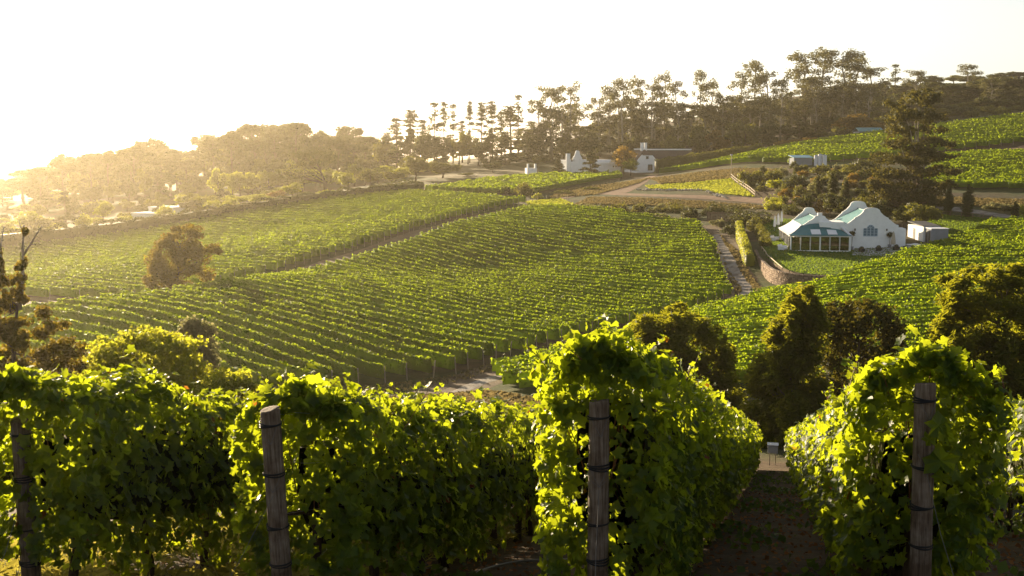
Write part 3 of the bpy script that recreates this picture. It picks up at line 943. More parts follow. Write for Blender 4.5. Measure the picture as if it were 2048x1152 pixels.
# control box on a stand at the foot of the rows
bx = at(1545, 920, 55.5)
zb = H(bx[0], bx[1])
cb = empty('control_box', (bx[0], bx[1], zb), R(-12))
tag(cb, 'white irrigation control box on a two legged stand at the end of the row gap', 'control box')
WHITEP = plain('shaded_white_enamel', (0.26, 0.29, 0.33), 0.4, 0.06, 3)  # white paint with its bluish shade put into the colour
MB().box((-.24, -.12, .62), (.24, .12, 1.02)).build('cabinet', WHITEP, cb)
MB().box((-.20, -.145, .66), (.16, -.122, .96)).build('door', WHITEP, cb)
MB().slab([(-.27, -.18, 1.03), (.27, -.18, 1.03), (.27, .15, 1.09), (-.27, .15, 1.09)], -.02).build('lid', WHITEP, cb)
for sx in (-.14, .14):
    MB().box((sx - .02, -.03, -.2), (sx + .02, .03, .62)).build('leg', STEEL, cb)
# standing grass on the lawns and banks: nobody could count the blades
LAWNB = leaf_mat('lawn_blade', (0.028, 0.062, 0.008), (0.060, 0.105, 0.016), (0.26, 0.36, 0.03), 0.42, 0.7, 0.1)
DRYB = leaf_mat('dry_blade', (0.070, 0.066, 0.030), (0.145, 0.122, 0.062), (0.26, 0.20, 0.08), 0.36, 0.8, 0.05)
MEADB = leaf_mat('meadow_blade', (0.075, 0.115, 0.014), (0.16, 0.18, 0.035), (0.50, 0.52, 0.05), 0.45, 0.8, 0.05)
TUFT = tmpl([(-.30,-.5,0),(.30,-.5,0),(.42,.5,.12),(-.36,.42,-.1)], [(0,1,2,3)])
def grass_patch(label, poly, n, h, mat, seed, zf=None):
    rg = rs_(seed)
    P = np.array([p[:2] for p in poly])
    lo, hi = P.min(0), P.max(0)
    xy = rg.uniform(lo, hi, (n * 4, 2))
    xy = xy[inside(P, xy[:, 0], xy[:, 1])][:n]
    n = len(xy)
    hh = h * rg.uniform(.6, 1.4, n)
    C = np.c_[xy, (zf or HH)(xy[:, 0], xy[:, 1]) + .04 + hh * .4]
    nv = np.c_[rg.normal(0, 1, (n, 2)), rg.normal(0, .25, n)]
    upv = np.c_[rg.normal(0, .25, (n, 2)), np.ones(n)]
    o = link('grass', leaf_mesh('grass', C, nv, hh, TUFT, mat, rg, np.cross(nv, upv) * -1))
    tag(o, label, 'grass', kind='stuff')
rs_ = np.random.default_rng
grass_patch('short mown grass of the restaurant lawn', LAWN_A, 18000, .16, LAWNB, 1, lawn_z)
grass_patch('short grass of the lawn behind the outbuilding', LAWN_B, 7000, .18, LAWNB, 2)
grass_patch('bright grass of the bank inside the pale rail fence', BANK_A, 6000, .30, MEADB, 3)
grass_patch('dry orange grass above the boulder edging', BANK_B, 7000, .40, DRYB, 4)
grass_patch('dry grass strip below the red dirt terrace', BANK_C, 7000, .34, DRYB, 5)
grass_patch('yellow green grass by the path bend', BANK_D, 3000, .32, MEADB, 6)
grass_patch('green grass below the stone wall', BANK_E, 4000, .22, LAWNB, 7)
grass_patch('dry grass along the track to the farmhouse', BANK_F, 4000, .36, DRYB, 8)
grass_patch('rough grass beside the farm track', BANK_G, 1500, .24, DRYB, 9)
grass_patch('rough grass between the farm track and the yellow green hedge', BANK_I, 1500, .26, DRYB, 11)
grass_patch('rough dry grass between the centre field and the lower track', BANK_J, 5000, .20, DRYB, 12)
grass_patch('rough dry growth below the bend of the lower track', BANK_K, 5000, .34, DRYB, 13, None)
grass_patch('rough growth on the bank by the right hand road', BANK_H, 6000, .40, DRYB, 10)
# ------------------------------------------------------------------ trees and shrubs
F_PINE = leaf_mat('pine_needles', (0.020, 0.030, 0.010), (0.050, 0.062, 0.018), (0.16, 0.15, 0.03), 0.30, 0.7, 0.15)
F_GUM = leaf_mat('gum_leaves', (0.028, 0.034, 0.014), (0.070, 0.075, 0.028), (0.20, 0.18, 0.05), 0.35, 0.6, 0.2)
F_OAK = leaf_mat('broad_leaves', (0.030, 0.045, 0.010), (0.085, 0.095, 0.020), (0.30, 0.28, 0.03), 0.40, 0.6, 0.2)
F_LIGHT = leaf_mat('light_green_leaves', (0.050, 0.075, 0.012), (0.12, 0.14, 0.022), (0.58, 0.58, 0.035), 0.50, 0.55, 0.25)
F_AMBER = leaf_mat('amber_leaves', (0.075, 0.055, 0.012), (0.16, 0.11, 0.022), (0.44, 0.27, 0.03), 0.42, 0.6, 0.2)
F_DARK = leaf_mat('dark_shrub_leaves', (0.018, 0.028, 0.009), (0.048, 0.058, 0.016), (0.18, 0.18, 0.03), 0.30, 0.6, 0.2)
F_SHEOAK = leaf_mat('sheoak_needles', (0.020, 0.034, 0.006), (0.058, 0.076, 0.011), (0.46, 0.45, 0.020), 0.42, 0.7, 0.1)
F_BROWN = leaf_mat('brown_green_leaves', (0.018, 0.025, 0.008), (0.046, 0.054, 0.014), (0.24, 0.20, 0.02), 0.28, 0.7, 0.1)
F_GREY = leaf_mat('grey_green_leaves', (0.060, 0.066, 0.040), (0.13, 0.135, 0.085), (0.40, 0.38, 0.14), 0.42, 0.7, 0.1)
F_CYP = leaf_mat('cypress_sprays', (0.022, 0.030, 0.009), (0.055, 0.062, 0.016), (0.20, 0.17, 0.03), 0.32, 0.7, 0.1)
F_RUST = leaf_mat('rusty_oak_leaves', (0.028, 0.034, 0.007), (0.070, 0.066, 0.012), (0.44, 0.32, 0.02), 0.38, 0.7, 0.1)
TRUNK = plain('tree_bark', (0.10, 0.075, 0.055), 0.95, 0.35, 12, 0.1, 0.5, stretch=(1, 1, 0.25))
TRUNKP = plain('pale_bark', (0.30, 0.26, 0.21), 0.9, 0.25, 8, 0.1, 0.3, stretch=(1, 1, 0.25))

def crown_mesh(name, clumps, n, lsize, mat, rng, T=QUAD, shell=0.5, upbias=0.0, jit=0.6):
    cl = np.array(clumps, float)
    area = (cl[:, 3] * cl[:, 4] + cl[:, 3] * cl[:, 5] + cl[:, 4] * cl[:, 5])
    cnt = np.maximum(6, (n * area / area.sum()).astype(int))
    Cs, Ns = [], []
    for c, k in zip(cl, cnt):
        d = rng.normal(0, 1, (k, 3)); d /= np.linalg.norm(d, axis=1)[:, None]
        lump = 1 + 0.22 * np.sin(d @ rng.normal(0, 3.2, 3) + rng.uniform(0, 6)) + 0.14 * np.sin(d @ rng.normal(0, 6, 3) + rng.uniform(0, 6))
        r = (shell + (1 - shell) * rng.random(k) ** 0.6) * lump
        r = np.where(rng.random(k) < 0.10, r * rng.uniform(1.0, 1.35, k), r)
        Cs.append(c[:3] + d * r[:, None] * c[3:6])
        Ns.append(d / c[3:6] * c[3:6].mean() + np.array((0, 0, 0.3)) + rng.normal(0, jit, (k, 3)))
    C = np.vstack(Cs); Nv = np.vstack(Ns)
    up = None
    if upbias:
        dirs = np.array((0, 0, 1.0)) * upbias + rng.normal(0, .6, C.shape) + (C - cl[:, :3].mean(0)) * np.array((1, 1, 0)) * 0.15
        Nv = np.cross(dirs, rng.normal(0, 1, C.shape))
        up = np.cross(dirs, Nv)                       # so the long axis follows dirs
    return leaf_mesh(name, C, Nv, lsize * rng.uniform(0.65, 1.35, len(C)), T, mat, rng, up)
def limbs_mesh(name, base_r, trunk, clumps, mat, rng, k=10, frac=(0.35, 0.95), sides=6):
    mb = MB()
    tp = np.array(trunk, float)
    nT = len(tp)
    rad = [base_r * (1 - 0.72 * i / (nT - 1)) for i in range(nT)]
    rad[0] *= 1.25
    mb.tube([tuple(p) for p in tp], rad, sides + 2)
    cum = np.r_[0, np.cumsum(np.linalg.norm(np.diff(tp, axis=0), axis=1))]
    for ci in (rng.permutation(len(clumps))[:k]):
        c = np.array(clumps[ci][:3], float)
        zt = np.clip(c[2] - np.linalg.norm(c[:2] - tp[-1, :2]) * rng.uniform(0.5, 0.9), tp[0, 2] + frac[0] * (tp[-1, 2] - tp[0, 2]), tp[-1, 2] * frac[1])
        i = int(np.clip(np.searchsorted(tp[:, 2], zt) - 1, 0, nT - 2))
        f = (zt - tp[i, 2]) / max(1e-6, tp[i+1, 2] - tp[i, 2])
        st = tp[i] + (tp[i+1] - tp[i]) * f
        r0 = base_r * (1 - 0.72 * (i + f) / (nT - 1)) * 0.55
        mid = st * 0.5 + c * 0.5 + np.array((rng.normal(0, .03), rng.normal(0, .03), 0.04)) * tp[-1, 2] * np.array((1, 1, -1.0 if rng.random() < .5 else .5))
        mb.tube([tuple(st), tuple(mid), tuple(c)], [r0, r0 * 0.65, r0 * 0.25], sides - 1)
    return mb.mesh(name, mat, True)
PROTO = {}
def proto(kind, seed, Hh, W, base_r, trunk, clumps, n, ls, fmat, tmat=None, T=QUAD, k=10, shell=0.5, upbias=0, frac=(0.35, 0.95)):
    rng = np.random.default_rng(seed)
    cm = crown_mesh('crown', clumps, n, ls, fmat, rng, T, shell, upbias)
    tm = limbs_mesh('trunk', base_r, trunk, clumps, tmat or TRUNK, rng, k, frac)
    PROTO.setdefault(kind, []).append((tm, cm, Hh, W))
def plant(kind, loc, hgt, wid, name, label, cat, group=None, seed=0, rz=None):
    rg = random.Random(seed * 7919 + int(loc[0] * 10) + int(loc[1] * 7))
    tm, cm, Hp, Wp = PROTO[kind][rg.randrange(len(PROTO[kind]))]
    sz = hgt / Hp
    sx = (wid / Wp) if wid else sz * rg.uniform(0.85, 1.15)
    o = empty(name, loc, rg.uniform(0, 6.28) if rz is None else rz, (sx, sx, sz))
    link('trunk', tm, o); link('crown', cm, o)
    tag(o, label, cat, group)
    return o
def place(kind, px, top, Y, wpx, name, label, cat='tree', group=None, seed=0, base=None):
    """px, top and wpx read from the photograph at a distance Y; the foot is set on the ground"""
    if base is not None and Y is None:
        p = g(px, base); Y = p[1]
    p = onto(px, Y)
    zt = at(px, top, Y)[2]
    return plant(kind, (p[0], p[1], p[2] - 0.1), max(0.6, zt - p[2]), wpx * Y / F_PX if wpx else None, name, label, cat, group, seed)

# prototypes, each about its natural size
def rs(s): return np.random.default_rng(s)
for v in range(4):          # stone pine: bare stem, flat dome of needles
    r = rs(100 + v); Hh = 20
    cl = []
    for i in range(20):
        a = r.uniform(0, 6.28); q = r.random() ** 0.5 * 5.2
        cl.append((q * math.cos(a), q * math.sin(a), 16.6 + 2.4 * (1 - (q / 5.2) ** 2) - r.uniform(0, 1.6) - (3.0 if r.random() < .2 else 0), r.uniform(1.4, 2.3), r.uniform(1.4, 2.3), r.uniform(.8, 1.4)))
    for i in range(10):
        a = r.uniform(0, 6.28); q = r.uniform(1, 4.6)
        cl.append((q * math.cos(a), q * math.sin(a), r.uniform(8, 15), r.uniform(.9, 1.7), r.uniform(.9, 1.7), r.uniform(.5, 1.0)))
    proto('pine', 110 + v, Hh, 12, 0.38, [(0, 0, 0), (.2, .1, 6), (.1 * v, -.2, 12), (.2, .2, 17)], cl, 3600, .60, F_PINE, k=18, frac=(.4, .98))
for v in range(4):          # gum: tall forked pale stem, loose layered clouds of leaves
    r = rs(120 + v); Hh = 28
    cl = []
    for i in range(22):
        h = r.uniform(.34, 1.0) ** .85
        a = r.uniform(0, 6.28); q = r.uniform(.3, 1) * (5.6 if h < .85 else 4.0)
        cl.append((q * math.cos(a), q * math.sin(a), h * 27.2, r.uniform(1.1, 2.7), r.uniform(1.1, 2.7), r.uniform(.9, 1.9)))
    proto('gum', 130 + v, Hh, 13, 0.42, [(0, 0, 0), (.3, .2, 8), (-.3, .5, 16), (.6, .2, 22), (.3, 0, 26)], cl, 2600, .50, F_GUM, TRUNKP, k=22, frac=(.3, .97))
for v in range(3):          # thin tiered pine
    r = rs(140 + v); Hh = 24
    cl = []
    for i in range(46):
        h = r.uniform(.22, 1.0); a = r.uniform(0, 6.28); q = (1.10 - h) * 3.6 * r.uniform(.25, 1)
        cl.append((q * math.cos(a), q * math.sin(a), h * 23.4, r.uniform(.5, 1.8), r.uniform(.5, 1.8), r.uniform(.3, .8)))
    proto('tier', 150 + v, Hh, 7, 0.26, [(0, 0, 0), (.1, 0, 8), (0, .1, 16), (.05, 0, 23.6)], cl, 2600, .42, F_PINE, k=46, frac=(.2, .99))
for v in range(4):          # rounded broadleaf tree
    r = rs(160 + v); Hh = 9
    cl = []
    for i in range(20):
        d = r.normal(0, 1, 3); d /= np.linalg.norm(d); q = r.uniform(.45, 1)
        cl.append((d[0] * q * 3.2, d[1] * q * 3.2, 5.4 + d[2] * q * 2.5, r.uniform(.9, 1.5), r.uniform(.9, 1.5), r.uniform(.7, 1.2)))
    for nm, fm in (('round', F_OAK), ('amber', F_AMBER), ('light', F_LIGHT), ('darkround', F_DARK)):
        proto(nm, 170 + v, Hh, 8.4, 0.24, [(0, 0, 0), (.1, .05, 1.6), (0, 0, 3.4), (.1, 0, 5.6)], cl, 3000, .46, fm, k=12, frac=(.3, .95))
for v in range(3):          # loose shrub growing from the ground
    r = rs(180 + v); Hh = 3
    cl = []
    for i in range(16):
        a = r.uniform(0, 6.28); q = r.random() ** .5 * 1.5; 
        cl.append((q * math.cos(a), q * math.sin(a), .5 + r.uniform(0, 1) * 1.9 * (1 - (q / 1.9) ** 2), r.uniform(.45, .75), r.uniform(.45, .75), r.uniform(.4, .7)))
    for nm, fm in (('shrub', F_OAK), ('darkshrub', F_DARK), ('lightshrub', F_LIGHT), ('greyshrub', F_GREY), ('ambershrub', F_AMBER)):
        proto(nm, 190 + v, Hh, 4, 0.07, [(0, 0, 0), (.03, 0, .5), (0, 0, 1.2)], cl, 1500, .24, fm, k=8, frac=(.1, .9))
for v in range(2):          # clipped dome
    r = rs(200 + v); Hh = 3
    cl = [(0, 0, 1.35, 1.75, 1.75, 1.5)] + [(1.2 * math.cos(a), 1.2 * math.sin(a), .7, .6, .6, .65) for a in np.arange(0, 6.28, .8)]
    for nm, fm in (('dome', F_DARK), ('lightdome', F_LIGHT), ('oakdome', F_OAK)):
        proto(nm, 205 + v, Hh, 3.8, 0.08, [(0, 0, 0), (.03, 0, .5), (0, 0, 1.2)], cl, 2200, .22, fm, k=5, shell=.82, frac=(.1, .9))
for v in range(2):          # columnar cypress
    r = rs(210 + v); Hh = 7
    cl = [(r.normal(0, .10), r.normal(0, .10), .5 + 6.2 * t, .62 * math.sin(math.pi * (.14 + .82 * t)) + .08, .62 * math.sin(math.pi * (.14 + .82 * t)) + .08, .55) for t in np.linspace(0, 1, 13)]
    proto('cypress', 215 + v, Hh, 1.5, 0.09, [(0, 0, -.1), (0, 0, 2), (0, 0, 5)], cl, 4200, .30, F_DARK, k=4, shell=.45, upbias=2.0, T=SPRAY)
for v in range(2):          # dense evergreen conifer
    r = rs(220 + v); Hh = 12
    cl = []
    for i in range(46):
        h = r.random() ** 1.25; a = r.uniform(0, 6.28); q = (1.02 - h) * 3.1 * r.uniform(.55, 1)
        cl.append((q * math.cos(a), q * math.sin(a), .9 + h * 10.6, r.uniform(.55, .95), r.uniform(.55, .95), r.uniform(.35, .6)))
    proto('conifer', 225 + v, Hh, 7, 0.2, [(0, 0, 0), (0, 0, 4), (0, 0, 8), (0, 0, 11.4)], cl, 3600, .42, F_PINE, k=26, frac=(.05, .98))

def interp(tab):
    xs, ys = zip(*tab)
    return lambda x: float(np.interp(x, xs, ys))
rr = random.Random(5)
# --- the hazy pine wood on the left
sky_l = interp([(-60,352),(30,340),(70,325),(130,305),(200,292),(270,277),(300,273),(390,282),(410,262),(480,247),(560,238),(600,235),(618,262),(640,250),(720,248),(742,272),(762,247),(780,262)])
for layer, (Y0, Y1, st, d0, d1) in enumerate(((455, 480, 44, 4, 36), (500, 530, 40, -6, 22), (560, 600, 44, -4, 22))):
    x = -50
    while x < 775:
        Y = rr.uniform(Y0, Y1)
        place('pine', x, sky_l(x) + rr.uniform(d0, d1), Y, rr.uniform(48, 76) * 480 / Y, 'pine_tree', 'tall pine of the hazy wood on the left', 'tree', 'pines of the hazy left wood', layer)
        x += st * rr.uniform(.7, 1.3)
x = -50
while x < 900:
    Y = rr.uniform(425, 450)
    place(rr.choice(['round', 'round', 'light', 'darkround', 'conifer']), x, sky_l(min(x, 770)) + rr.uniform(58, 85), Y, rr.uniform(40, 64), 'tree', 'low leafy tree in front of the hazy pines on the left', 'tree', 'understorey trees of the left wood', 3)
    x += rr.uniform(22, 36)
x = -50
while x < 790:
    Y = rr.uniform(485, 540)
    place(rr.choice(['darkround', 'round', 'conifer', 'darkround']), x, sky_l(min(x, 770)) + rr.uniform(30, 66), Y, rr.uniform(56, 84), 'tree', 'dense dark tree standing among the hazy pines on the left', 'tree', 'dense trees among the hazy pines', 6)
    x += rr.uniform(18, 28)
x = -55
while x < 790:
    place(rr.choice(['darkround', 'round']), x, sky_l(min(x, 770)) + rr.uniform(12, 32), rr.uniform(600, 640), rr.uniform(66, 90), 'tree', 'hazy tree at the back of the left wood', 'tree', 'back of the left wood', 7)
    x += rr.uniform(22, 30)
for k in range(54):
    px = rr.uniform(-50, 560)
    Y = rr.uniform(330, 425)
    p = onto(px, Y)
    plant(rr.choice(['round', 'darkround', 'light', 'shrub', 'shrub', 'lightshrub']), (p[0], p[1], p[2] - .2), rr.uniform(2.5, 6.5), rr.uniform(5, 9), 'tree', 'hazy low tree in the hollow behind the long hedge', 'tree', 'low trees in the hollow behind the hedge', k)
# --- thin pines on the centre skyline
for k, (px, top, w) in enumerate([(795,232,42),(822,216,46),(846,236,36),(870,202,30),(889,199,26),(907,206,24),(940,199,20),(964,201,30),(985,199,32),(1003,220,30),(1021,208,48),(1037,187,24),(1062,240,40),(925,238,26),(775,262,34)]):
    place('tier', px, top, 455 + (k * 37) % 50, w * 1.45, 'pine_tree', 'thin open pine on the skyline left of centre, %s from the left' % ordinal(sorted([795,822,846,870,889,907,940,964,985,1003,1021,1037,1062,925,775]).index(px) + 1), 'tree', 'thin pines on the centre skyline', k)  # noqa
x = 775
while x < 1190:
    place(rr.choice(['darkround', 'conifer', 'round', 'conifer']), x, rr.uniform(252, 285), rr.uniform(435, 475), rr.uniform(40, 70), 'tree', 'dark tree of the wood below the thin skyline pines', 'tree', 'dark trees of the centre wood', 4)
    x += rr.uniform(17, 30)
sky_g = interp([(1060,200),(1100,172),(1150,168),(1180,200),(1240,160),(1350,150),(1440,160),(1480,135),(1560,150),(1600,110),(1700,108),(1750,150)])
x = 1060
while x < 1760:
    place('gum', x, sky_g(x) + rr.uniform(30, 75), rr.uniform(450, 500), rr.uniform(56, 90), 'gum_tree', 'shorter gum filling in below the skyline gums', 'tree', 'shorter gums below the skyline', 9)
    x += rr.uniform(16, 30)
# --- gums on the centre and right skyline
for k, (px, top, w, Y) in enumerate([(1075,192,60,460),(1100,168,80,455),(1138,163,70,460),(1125,205,70,440),(1195,188,45,470),(1218,166,55,480),(1243,156,60,470),(1272,151,60,485),(1300,156,60,470),(1325,141,56,490),(1348,150,50,480),
        (1395,139,44,490),(1420,156,60,470),(1440,185,60,460),(1478,131,56,480),(1502,121,70,490),(1530,131,64,480),(1556,152,60,470)]):
    place('gum', px, top, Y, w, 'gum_tree', 'tall pale stemmed gum tree on the middle skyline, %s from the left' % ordinal(sorted([1075,1100,1138,1125,1195,1218,1243,1272,1300,1325,1348,1395,1420,1440,1478,1502,1530,1556]).index(px) + 1), 'tree', 'gum trees on the middle skyline', k)
for k, (px, top, w, Y) in enumerate([(1600,104,90,500),(1640,93,100,510),(1678,100,100,500),(1705,108,90,515),(1735,132,70,505),(1620,150,90,490),(1690,160,90,495)]):
    place('gum', px, top, Y, w, 'gum_tree', 'gum tree of the highest open clump on the right skyline, %s from the left' % ordinal(sorted([1600,1640,1678,1705,1735,1620,1690]).index(px) + 1), 'tree', 'highest gum clump on the right skyline', k)
for k, (kd, px, top, w, Y) in enumerate([('tier',1780,127,34,560),('gum',1822,138,60,545),('pine',1860,160,70,520),('gum',1921,128,60,540),('pine',1895,165,80,500),('pine',1945,168,70,500),('pine',1985,152,100,490),('gum',1972,148,50,470),('pine',2030,158,90,490),('pine',2070,150,90,480),('gum',2040,170,60,470)]):
    place(kd, px, top, Y, w, 'skyline_tree', 'tall tree on the skyline above the right hillside vines, %s from the left' % ordinal(sorted([1780,1822,1860,1921,1895,1945,1985,1972,2030,2070,2040]).index(px) + 1), 'tree', 'skyline trees on the right hill', k)
sky_r = interp([(1160,255),(1250,245),(1400,235),(1500,215),(1600,205),(1750,200),(1850,195),(2060,185)])
for layer in range(3):
    x = 1165
    while x < 2070:
        place(rr.choice(['darkround', 'round', 'darkround', 'conifer']), x, sky_r(x) - 14 + layer * 22 + rr.uniform(-10, 12), 545 - layer * 35 + rr.uniform(-10, 10), rr.uniform(40, 72), 'tree', 'dark tree of the scrubby wood on the hill', 'tree', 'dark trees of the hill wood', layer)
        x += rr.uniform(22, 36)
for layer, (Y, dt) in enumerate(((610, -14), (580, -4), (520, 14), (470, 30), (440, 44))):
    x = 1730
    while x < 2080:
        place(rr.choice(['darkround', 'round', 'conifer', 'darkround']), x, np.interp(x, [1730, 1800, 1900, 2080], [186, 178, 165, 160]) + dt + rr.uniform(-10, 12), Y + rr.uniform(-10, 10), rr.uniform(50, 84), 'tree', 'dense tree of the wood on the upper right hill', 'tree', 'dense wood on the upper right hill', layer)
        x += rr.uniform(24, 40)
for k in range(120):
    px = rr.uniform(1060, 2060)
    py = rr.uniform(0, 1)
    base = np.interp(px, [1060, 1300, 1500, 1700, 1900, 2060], [335, 312, 292, 268, 240, 226]) - py * np.interp(px, [1060, 1300, 2060], [20, 34, 34])
    p = g(px, base, 300, 640)
    plant(rr.choice(['shrub', 'darkshrub', 'darkshrub', 'round', 'shrub']), (p[0], p[1], p[2] - .2), rr.uniform(2.2, 5.0), rr.uniform(4, 8), 'shrub', 'rough shrub on the hazy hillside under the skyline trees', 'shrub', 'hillside scrub', k)
# --- single trees of the middle distance: kind, px, top, depth, width, label
for k, (kd, nm, px, top, Y, w, lab) in enumerate([
 ('round','tree',1345,268,440,60,'leafy tree just right of the house chimney'),
 ('round','tree',1392,250,445,66,'tall leafy tree above the right end of the long dark roof'),
 ('amber','tree',1430,255,440,60,'golden leafed tree left of the two big round trees'),
 ('round','tree',1487,234,432,84,'big round dark green tree behind the hillside hedge'),
 ('darkround','tree',1532,238,434,56,'round green tree directly right of the biggest round one'),
 ('amber','tree',1700,224,418,92,'large amber tree above the hillside vines'),
 ('amber','tree',1745,240,425,60,'smaller amber tree beside the green roof'),
 ('light','shrub',1645,272,408,26,'small light green bush on the upper edge of the hillside vines'),
 ('conifer','tree',1117,318,372,46,'small pointed tree left of the white scrolled gable'),
 ('conifer','tree',1180,302,372,56,'bushy conifer right of the white scrolled gable'),
 ('amber','tree',1246,288,385,58,'amber tree hugging the left side of the dark roofed house'),
 ('light','tree',1261,314,380,40,'light green tree at the foot of the dark roofed house'),
 ('round','tree',832,304,368,64,'roundest sunlit tree in the clump right of the umbrella pine'),
 ('round','tree',886,318,370,76,'spreading sunlit tree at the right end of the clump'),
 ('round','tree',742,338,362,64,'low sunlit tree in the middle of the clump'),
 ('light','tree',697,345,358,52,'low yellow green tree just right of the umbrella pine'),
 ('round','tree',786,338,366,54,'sunlit tree between the low tree and the roundest one'),
 ('round','tree',934,344,372,38,'small tree at the right tip of the sunlit clump'),
 ('light','tree',206,400,345,44,'bright yellow green tree behind the left hedge'),
 ('conifer','tree',130,382,352,60,'hazy conifer behind the left hedge near the edge'),
 ('light','tree',370,384,372,56,'rounded tree behind the white flat roofed buildings'),
 ('light','tree',60,420,340,60,'hazy tree behind the left hedge at the picture edge'),
 ('light','tree',585,362,335,50,'yellow green tree left of the umbrella pine stem'),
 ('amber','tree',555,378,330,44,'low amber tree left of the umbrella pine'),
 ('light','tree',470,388,345,60,'low bright tree behind the middle of the long hedge'),
 ('darkround','tree',985,322,392,50,'dim round tree on the brown slope behind the far field'),
 ]):
    place(kd, px, top, Y, w, nm, lab, 'shrub' if nm == 'shrub' else 'tree', None, k)
for k, (px, top, w) in enumerate([(30,446,46),(95,436,50),(165,425,40),(250,424,36),(330,408,40),(430,398,60),(520,392,50),(620,388,40),(655,372,50)]):
    place('lightshrub', px, top, 322 + (k * 13) % 20, w, 'shrub', 'sunlit shrub peeping over the long hedge, %s from the left' % ordinal(k + 1), 'shrub', 'shrubs behind the long hedge', k)
# pale green reeds-like thicket before the pines
for k in range(16):
    px = 440 + k * 24 + rr.uniform(-8, 8)
    place('light', px, 338 - (k / 16) * 12 + rr.uniform(-5, 8), 408 + rr.uniform(-8, 8), 46, 'young_tree', 'pale green young tree of the thicket before the pines, %s from the left' % ordinal(k + 1), 'tree', 'pale thicket before the pines', k)

# --- hero trees built on their own: clumps read at one distance, with depth
def hero(name, label, cat, Y, base, clumps, trunk, n, ls, fmat, tmat=None, T=QUAD, seed=1, depth=.8, k=12, shell=.5, upbias=0, base_r=.3, sub=3, frac=(.2, .95), extra=None, split=0, grow=1.0, growy=1.0):
    rng = np.random.default_rng(seed)
    b = onto(base, Y)
    o = empty(name, tuple(b))
    cl = []
    xs = [c[0] for c in clumps]
    half = (max(xs) - min(xs)) / 2 * Y / F_PX * depth
    mx = (max(xs) + min(xs)) / 2
    for px, py, rx, ry in clumps:
        rx *= grow; ry *= grow * growy
        w = math.sqrt(max(0.05, 1 - ((px - mx) / max(1, (max(xs) - min(xs)) / 2 + 1)) ** 2))
        for q in range(sub):
            dy = half * w * ((q - (sub - 1) / 2) / max(1, sub - 1) * 1.5 + rng.normal(0, .15))
            jx, jy = rng.normal(0, rx * .25), rng.normal(0, ry * .25)
            f = 1.0 if q == sub // 2 else .8
            p = at(px + (jx if q != sub // 2 else 0), py + (jy if q != sub // 2 else 0), Y) + np.array((0, dy, 0)) - b
            m_ = Y / F_PX
            cl.append((p[0], p[1], p[2], rx * m_ * f, (rx + ry) / 2 * m_ * f, ry * m_ * f))
    big = cl
    if split:
        cl = []
        for c in big:
            for q in range(split):
                d = rng.normal(0, 1, 3); d /= np.linalg.norm(d); d *= rng.uniform(.35, .95)
                k2 = rng.uniform(.34, .62)
                cl.append((c[0] + d[0] * c[3], c[1] + d[1] * c[4], c[2] + d[2] * c[5], c[3] * k2, c[4] * k2, c[5] * k2 * 1.15))
    tr = [tuple(at(px, py, Y) - b) for px, py in trunk]
    tr[0] = (tr[0][0], 0, min(tr[0][2], 0) - .2) if True else tr[0]
    link('trunk', limbs_mesh('trunk', base_r, tr, cl, tmat or TRUNK, rng, k, frac), o)
    if extra:
        for nm, mb, mt in extra(b, Y): mb.build(nm, mt, o, True)
    link('crown', crown_mesh('crown', cl, n, ls, fmat, rng, T, shell, upbias), o)
    tag(o, label, cat)
    return o
# umbrella pine
hero('umbrella_pine', 'umbrella shaped pine with leaning bare stem before the hazy wood', 'tree', 345, 652,
     [(632,306,44,9),(605,312,26,9),(660,313,20,8),(590,330,16,9),(612,326,24,8),(640,322,30,7),(596,348,14,8),(575,345,10,6),(625,345,14,5)], [(652,382),(648,360),(640,340),(632,322)], 3400, .42, F_PINE, seed=3, base_r=.5, k=14, frac=(.3, .98))
# amber oak in the left field
hero('oak_tree', 'shaggy amber brown tree standing alone between the left vine fields', 'tree', 166, 352,
     [(355,480,34,22),(385,465,20,12),(330,490,26,16),(325,520,28,20),(365,510,36,24),(400,505,30,16),(425,500,16,8),(315,550,24,18),(350,555,36,22),(395,545,28,22),(300,565,14,12),(335,575,24,12),(380,572,30,12),(345,462,14,8)],
     [(352,592),(354,560),(358,520),(360,490)], 22000, .28, F_RUST, seed=5, grow=1.15, split=3, base_r=.32, k=20, frac=(.1, .95))
